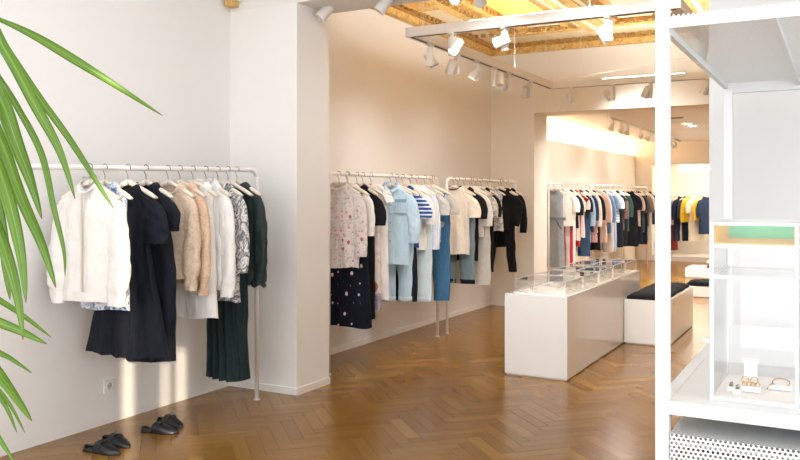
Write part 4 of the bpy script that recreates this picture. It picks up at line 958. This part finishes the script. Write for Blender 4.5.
top('t_shirt', pos(470), 0, M_WC, 'white tee with elbow sleeves beside the long black tee', 'white elbow sleeve tee', 't-shirt', G3, hemz(470, 236), ws=0.20, wh=0.20, sl=0.34, slw=(0.075, 0.065))
trousers('trousers', pos(472), 0.1, F('stone_cotton', '#d9d5cd', 0.05), 'pale stone wide trousers on the rail beside the cross wall', 'pale stone trousers', 'trousers', G3, hemz(472, 284), leg=(0.11, 0.105))
M_GPR = F('grey_print', '#c9c7c4', 0.05, pattern=lambda n, co, b: n.ramp(n.noise(co, 30, 3, 0.6, 1.0), [(0.42, srgb('#d8d5d1')), (0.55, srgb('#a9a8a8')), (0.68, srgb('#7f8083'))]))
top('blouse', pos(476), 0, M_GPR, 'pale grey printed blouse next to the stone trousers', 'pale grey printed blouse', 'blouse', G3, hemz(476, 232), ws=0.20, wh=0.20, sl=0.25)
top('dress', pos(481), 0, M_BLK, 'black dress reaching lowest beside the grey printed tops', 'low hanging black dress', 'dress', G3, hemz(481, 268), ws=0.185, wh=0.19, sl=0.25)
top('blouse', pos(488), 0.45, M_GPR, 'silver grey printed blouse turned towards the camera', 'silver grey printed blouse', 'blouse', G3, hemz(488, 231), ws=0.19, wh=0.20, sl=0.0, neck=0.085)
top('cardigan', pos(499), 0.42, M_BLK, 'black cardigan worn over white, near the far rail end', 'black cardigan', 'cardigan', G3, hemz(499, 229), ws=0.195, wh=0.16, sl=0.35, neck=0.09, drop=0.12)
trousers('trousers', pos(501), 0.60, M_BLK, 'slim black trousers facing the camera near the pier', 'slim black trousers', 'trousers', G3, hemz(501, 272), wt=0.15, hip=0.165, leg=(0.075, 0.05), gap=0.06)
top('blouse', pos(502), 0.05, M_BLK, 'black tunic second from the far rail end', 'black tunic', 'tunic', G3, hemz(502, 247), ws=0.195, wh=0.20, sl=0.22)
top('sweater', pos(507), 0.0, M_BLK, 'black long sleeved sweater at the far rail end', 'black long sleeved sweater', 'sweater', G3, hemz(507, 226), ws=0.20, wh=0.20, sl=0.46, slw=(0.07, 0.045), splay=0.05)

# ---- back room rails
G4 = 'clothes on the first back room rail'; G5 = 'clothes on the second back room rail'; G6 = 'clothes on the last back room rail'
cache = {}
def fm(h, pat=None, key=None):
    k = key or h
    if k not in cache: cache[k] = F('cloth_'+k.strip('#'), h, 0.07, pattern=pat)
    return cache[k]
def bt_(u, v, h, g, label, short, cat='top', kind='top', **kw):
    o = dict(hi=0); o.update(kw); m = o.pop('m', None) or fm(h)
    nm = cat.replace('-', '_').replace(' ', '_')
    if kind == 'pants': trousers(nm, pos(u), o.pop('yaw', 0), m, label, short, cat, g, hemz(u, v), **o)
    else: top(nm, pos(u), o.pop('yaw', 0), m, label, short, cat, g, hemz(u, v), **o)
def x_belt(e, cl, m, zt, zb, ws, wh, t):
    cl.body([(zt-0.40, 0.168, t+0.012), (zt-0.44, 0.168, t+0.012)], 28, 0, 1, 0, 0, 9, 0).obj('belt', fm('#6f757c'), e, smooth=True)
    MB().tube([(0.05, -t-0.02, zt-0.42), (0.09, -t-0.025, zt-0.50), (0.13, -t-0.02, zt-0.56)], 0.010, 8).obj('belt_tie', fm('#54595f'), e, smooth=True)
bt_(554, 267, '#8e9297', G4, 'long grey belted dress, first on the back room rails', 'grey belted dress', 'dress', ws=0.155, wh=0.18, sl=0, extra=x_belt, neck=0.06)
bt_(562, 226, '#efe9e0', G4, 'white tee beside the grey belted dress', 'white tee beside grey dress', 't-shirt', sl=0.25)
bt_(563, 267, '#e8dcd8', G4, 'white trousers with broad red stripes', 'red striped white trousers', 'trousers', 'pants', m=fm('#efe6e2', p_stripes('#c03040', 9, 0, 0.4), 'redstripe'))
bt_(566, 228, '#1b1d22', G4, 'black tee right of the white tee in the back room', 'black tee by white tee', 't-shirt', sl=0.30)
bt_(568, 240, '#d8cdbf', G4, 'beige top between two black tees', 'beige top between black tees', 'top', sl=0.25)
bt_(571, 246, '#b93038', G4, 'bright red top showing below the beige ones', 'bright red top', 'top', sl=0.05, wh=0.18)
bt_(573, 237, '#dcd6cf', G4, 'pale grey top with a red neckline', 'pale grey top', 'top', sl=0.22)
bt_(576, 212, '#17191f', G4, 'short black tee right of the pale grey top', 'short black tee', 't-shirt', sl=0.26)
bt_(577, 256, '#3c5470', G4, 'dark denim trousers below the pale blue shirt', 'dark denim trousers', 'trousers', 'pants', leg=(0.11, 0.10))
bt_(579, 243, '#a6bdd2', G4, 'pale blue chambray shirt in the back room', 'pale blue chambray shirt', 'shirt', sl=0.48, slw=(0.07, 0.055))
bt_(582, 232, '#26354e', G4, 'navy top behind the pale blue chambray shirt', 'navy top behind chambray', 'top', sl=0.4)
bt_(585, 242, '#c99c98', G4, 'dusty pink trousers on the first back room rail', 'dusty pink trousers', 'trousers', 'pants', leg=(0.10, 0.09))
bt_(586, 232, '#ece3da', G4, 'off-white shirt above the dusty pink trousers', 'off-white shirt', 'shirt', sl=0.50, slw=(0.07, 0.05))
bt_(589, 250, '#15171e', G4, 'long black dress at the end of the first back room rail', 'long black dress at rail end', 'dress', sl=0.4)
bt_(596, 242, '#d9b9a8', G5, 'pale peach blouse, first on the second back room rail', 'pale peach blouse', 'blouse', sl=0.45)
bt_(600, 233, '#55789f', G5, 'mid blue denim jacket in the back room', 'mid blue denim jacket', 'jacket', sl=0.46, slw=(0.075, 0.06))
bt_(602, 252, '#c9beb4', G5, 'beige trousers below the blue denim jacket', 'beige trousers', 'trousers', 'pants', leg=(0.10, 0.09))
bt_(606, 250, '#8da1b8', G5, 'grey blue dress in the middle of the second back room rail', 'grey blue dress', 'dress', sl=0.22)
bt_(609, 222, '#dfe1e3', G5, 'white and blue striped tee right of the grey blue dress', 'white blue striped tee', 't-shirt', sl=0.24, m=fm('#dfe1e3', p_stripes('#8fa5c4', 22, 2, 0.4), 'bluestripe'))
bt_(613, 247, '#181a20', G5, 'black skirt dress behind the brown top', 'black skirt dress', 'dress', sl=0.1)
bt_(614, 230, '#6b564e', G5, 'brown long sleeved top in the back room', 'brown long sleeved top', 'top', sl=0.42)
bt_(617, 246, '#1c1d21', G5, 'black trousers right of the brown top', 'black trousers by brown top', 'trousers', 'pants')
bt_(619, 231, '#2f4a40', G5, 'dark green top at the end of the second back room rail', 'dark green top', 'top', sl=0.40, slw=(0.07, 0.05))
bt_(628, 246, '#14161b', G6, 'black tee dress, first on the last back room rail', 'black tee dress', 'dress', sl=0.28, wh=0.25)
bt_(631, 226, '#c9aca0', G6, 'dusty rose top on the last back room rail', 'dusty rose top', 'top', sl=0.3)
bt_(633, 244, '#1a1f2b', G6, 'midnight blue dress on the last back room rail', 'midnight blue dress', 'dress', sl=0.3)
bt_(635, 232, '#4f555a', G6, 'charcoal grey top on the last back room rail', 'charcoal grey top', 'top', sl=0.35)
bt_(638, 244, '#20232c', G6, 'ink black trousers beside the charcoal top', 'ink black trousers', 'trousers', 'pants')
bt_(640, 226, '#8e7b6f', G6, 'taupe blouse near the far corner', 'taupe blouse', 'blouse', sl=0.35)
bt_(643, 240, '#e2dbd0', G6, 'cream top near the far corner', 'cream top in far corner', 'top', sl=0.3)
bt_(646, 224, '#2a3346', G6, 'slate navy top, last one in the far corner', 'slate navy top', 'top', sl=0.3)

# ---- niche rail
G7 = 'clothes on the niche rail'
def nt(u, v, h, label, short, cat, yaw=0.75, kind='top', **kw):
    t = (u-400)/FPX; x = NY*(-SN+t*CS)/(CS+t*SN); p_ = Vector((x, NY, 1.50)); o = dict(hi=0); o.update(kw)
    z = z_at(x, NY, v); nm = cat.replace('-', '_').replace(' ', '_')
    if kind == 'pants': trousers(nm, p_, yaw, fm(h), label, short, cat, G7, z, **o)
    else: top(nm, p_, yaw, o.pop('m', None) or fm(h), label, short, cat, G7, z, **o)
nt(670.5, 250, '#8a2f35', 'dark red dress at the left edge of the niche', 'dark red dress', 'dress', sl=0.1)
nt(676, 225, '#e3d6cb', 'pale pink top in the niche beside the red dress', 'pale pink top', 'top', sl=0.34)
nt(681, 241, '#262c42', 'navy suit trousers in the niche', 'navy suit trousers', 'trousers', kind='pants')
nt(682, 220, '#242a40', 'navy jacket above the navy suit trousers', 'navy jacket in the niche', 'jacket', sl=0.45)
nt(687.5, 222, '#3a3f52', 'slate blue top left of the first yellow jacket', 'slate blue top', 'top', sl=0.42)
nt(690.5, 222, '#e3bf3a', 'yellow jacket with black cuffs, left of the long cream dress', 'left yellow jacket', 'jacket', sl=0.50)
nt(696, 241, '#efe8da', 'long cream dress in the middle of the niche', 'long cream dress', 'dress', sl=0.3)
nt(703, 219, '#dcb93c', 'yellow top right of the long cream dress', 'right yellow top', 'top', sl=0.45)
nt(706.5, 234, '#2c3d5c', 'blue dress right of the second yellow top', 'blue dress in the niche', 'dress', sl=0.4)

# ------------------------------------------------------------------ plant in the left foreground
def leaf_mat():
    n = NT('leaf_green'); uv = n.n('ShaderNodeUVMap').outputs[0]
    s = n.n('ShaderNodeSeparateXYZ'); n.l(uv, s.inputs[0])
    v = n.noise(n.vmath('MULTIPLY', uv, (2.0, 14.0, 1.0)), 1.0, 3)
    c = n.ramp(v, [(0.3, srgb('#44701b')), (0.55, srgb('#678d26')), (0.75, srgb('#95ad42'))])
    c = n.mix(n.math('MULTIPLY', n.math('LESS_THAN', n.math('ABSOLUTE', n.math('SUBTRACT', s.outputs[1], 0.5)), 0.05), 0.35), c, srgb('#a9cc66'))
    c = n.mix(n.ramp(s.outputs[0], [(0.955, (0, 0, 0, 1)), (0.985, (1, 1, 1, 1))]), c, srgb('#7a5a40'))
    n.set(c, 0.38, 0, 0.5)
    n.b.inputs['Transmission Weight'].default_value = 0.0
    tl_ = n.n('ShaderNodeBsdfTranslucent'); n.l(c, tl_.inputs[0]); mx = n.n('ShaderNodeMixShader'); mx.inputs[0].default_value = 0.35
    n.l(n.b.outputs[0], mx.inputs[1]); n.l(tl_.outputs[0], mx.inputs[2]); n.l(mx.outputs[0], n.out.inputs[0])
    return n.m
M_LEAF = leaf_mat()
CROWN = px(-78, 150, 1.50)
base = Vector((CROWN.x-0.02, CROWN.y-0.03, 0))
plant = empty('potted_plant', base); tag(plant, 'green leafy plant with long drooping blades at the left edge', 'plant')
def catmull(pts, n):
    out = []; P = [pts[0]]+list(pts)+[pts[-1]]; m = len(pts)-1
    for i in range(n):
        s = i/(n-1)*m; k = min(int(s), m-1); f_ = s-k; a, b, c, d = P[k], P[k+1], P[k+2], P[k+3]
        out.append(0.5*((2*b)+(c-a)*f_+(2*a-5*b+4*c-d)*f_*f_+(3*b-a-3*c+d)*f_**3))
    return out
def leaf(pts2, d0, d1, wpx, roll=0.0, seed=0, late=False):
    """a blade from the crown through image points; depth runs d0 to d1"""
    rng = random.Random(seed); m = len(pts2); P = [CROWN.copy()]
    for i, (u, v) in enumerate(pts2): P.append(px(u, v, d0+(d1-d0)*i/max(1, m-1)))
    N = 48; Q = catmull(P, N); Q = Q[:1]+[(Q[i-1]+Q[i]*2+Q[i+1])/4 for i in range(1, N-1)]+Q[-1:]; Q = Q[:1]+[(Q[i-1]+Q[i]*2+Q[i+1])/4 for i in range(1, N-1)]+Q[-1:]; view = []
    vs = []; fs = []; uvs = []
    for i, p_ in enumerate(Q):
        a, b = Q[max(0, i-1)], Q[min(N-1, i+1)]; t = (b-a).normalized(); q = i/(N-1)
        fwd = (p_-cam.location).normalized(); s = t.cross(fwd).normalized(); nrm = s.cross(t).normalized()
        ang = roll+0.5*math.sin(q*3+seed); s2 = s*math.cos(ang)+nrm*math.sin(ang); n2 = nrm*math.cos(ang)-s*math.sin(ang)
        w = wpx/FPX*d0*0.5*max(0.02, (math.sin(min(1.0, q*1.25+0.12)*math.pi*0.5)**0.7)*((1-q**3.2)**0.8))*(1.1 if not late else 0.35+0.95*math.sin(min(1.0, q*1.45)*1.5708)**3)*0.80
        th = 0.0009
        for k, (o, lift) in enumerate(((-1, 0.0), (-0.5, -0.10), (0, -0.22), (0.5, -0.10), (1, 0.0))):
            vs.append(p_+s2*w*o+n2*(w*lift))
        for k, (o, lift) in enumerate(((1, 0.0), (0.5, -0.10), (0, -0.22), (-0.5, -0.10), (-1, 0.0))):
            vs.append(p_+s2*w*o+n2*(w*lift+th))
    n = 10
    for i in range(N-1):
        for j in range(n): k = (j+1) % n; fs.append((i*n+j, i*n+k, (i+1)*n+k, (i+1)*n+j))
    fs.append(tuple(range(n-1, -1, -1))); fs.append(tuple(range((N-1)*n, N*n)))
    vs = [v-base for v in vs]
    me = bpy.data.meshes.new('leaf'); me.from_pydata([tuple(v) for v in vs], [], fs); me.update()
    ul = me.uv_layers.new(name='UVMap'); cross = [0, .25, .5, .75, 1, 1, .75, .5, .25, 0]
    for pol in me.polygons:
        for li in pol.loop_indices:
            vi = me.loops[li].vertex_index; ul.data[li].uv = (vi//n/(N-1), cross[vi % n])
    me.polygons.foreach_set('use_smooth', [True]*len(me.polygons)); me.materials.append(M_LEAF)
    o = bpy.data.objects.new('leaf', me); C.objects.link(o); o.parent = plant
    return o
leaf([(-30, 14), (0, 20), (35, 36), (75, 60), (115, 85), (163, 116)], 1.40, 1.55, 12, 0.15, 1, True)
leaf([(-25, 20), (5, 50), (35, 105), (60, 152), (75, 199)], 1.38, 1.40, 15, 0.1, 2)
leaf([(-30, 10), (0, 40), (38, 96), (70, 140), (98, 184), (114, 209)], 1.52, 1.58, 10, 0.2, 3)
leaf([(-25, 55), (0, 80), (20, 112), (42, 155), (53, 205), (64, 250), (65, 276)], 1.42, 1.46, 9, 0.1, 4)
leaf([(-25, 70), (0, 98), (15, 140), (30, 180), (42, 219)], 1.36, 1.36, 20, 0.0, 5)
leaf([(-30, 90), (0, 140), (20, 195), (42, 245), (56, 288)], 1.33, 1.33, 18, 0.05, 6)
leaf([(-30, 110), (-5, 160), (10, 205), (21, 255), (26, 303)], 1.30, 1.28, 18, 0.0, 7)
leaf([(-35, 150), (-8, 215), (8, 260), (18, 300), (23, 340)], 1.34, 1.32, 16, 0.1, 8)
leaf([(-40, 120), (-12, 170), (2, 230), (6, 270), (10, 300)], 1.45, 1.45, 14, 0.1, 14)
leaf([(-45, 270), (-10, 294), (25, 317), (52, 338)], 1.45, 1.50, 8, 0.2, 9)
leaf([(-45, 295), (-10, 318), (20, 331), (47, 344)], 1.36, 1.36, 13, 0.1, 10)
leaf([(-50, 315), (-15, 345), (10, 358), (32, 373)], 1.46, 1.50, 8, 0.1, 11)
leaf([(-45, 320), (-12, 360), (12, 392), (32, 421)], 1.38, 1.36, 16, 0.0, 12)
leaf([(-50, 330), (-20, 370), (5, 405), (17, 433)], 1.48, 1.50, 7, 0.1, 13)
leaf([(-45, 340), (-10, 380), (10, 405), (25, 433)], 1.44, 1.46, 6, 0.1, 15)
leaf([(-55, 360), (-25, 405), (0, 440), (16, 465)], 1.40, 1.38, 8, 0.1, 16)
MB().tube([Vector((0, 0, 0.28)), Vector((0.01, 0.0, 0.7)), Vector((-0.01, 0.02, 1.1)), CROWN-base+Vector((0, 0, 0.02))], [0.022, 0.02, 0.019, 0.014], 12).obj('stem', plain('stem_bark', '#8a7a5c', 0.8, var=0.15, bump=0.5, bscale=40), plant, smooth=True)
MB().tube([Vector((0, 0, 0)), Vector((0, 0, 0.02)), Vector((0, 0, 0.30)), Vector((0, 0, 0.32)), Vector((0, 0, 0.32)), Vector((0, 0, 0.28))], [0.12, 0.125, 0.155, 0.16, 0.145, 0.14], 32).obj('pot', plain('white_pot', '#e6e3de', 0.5), plant)
MB().cyl((0, 0, 0.26), (0, 0, 0.285), 0.139, 24).obj('soil', plain('soil', '#3a2c20', 0.95, bump=0.6), plant)
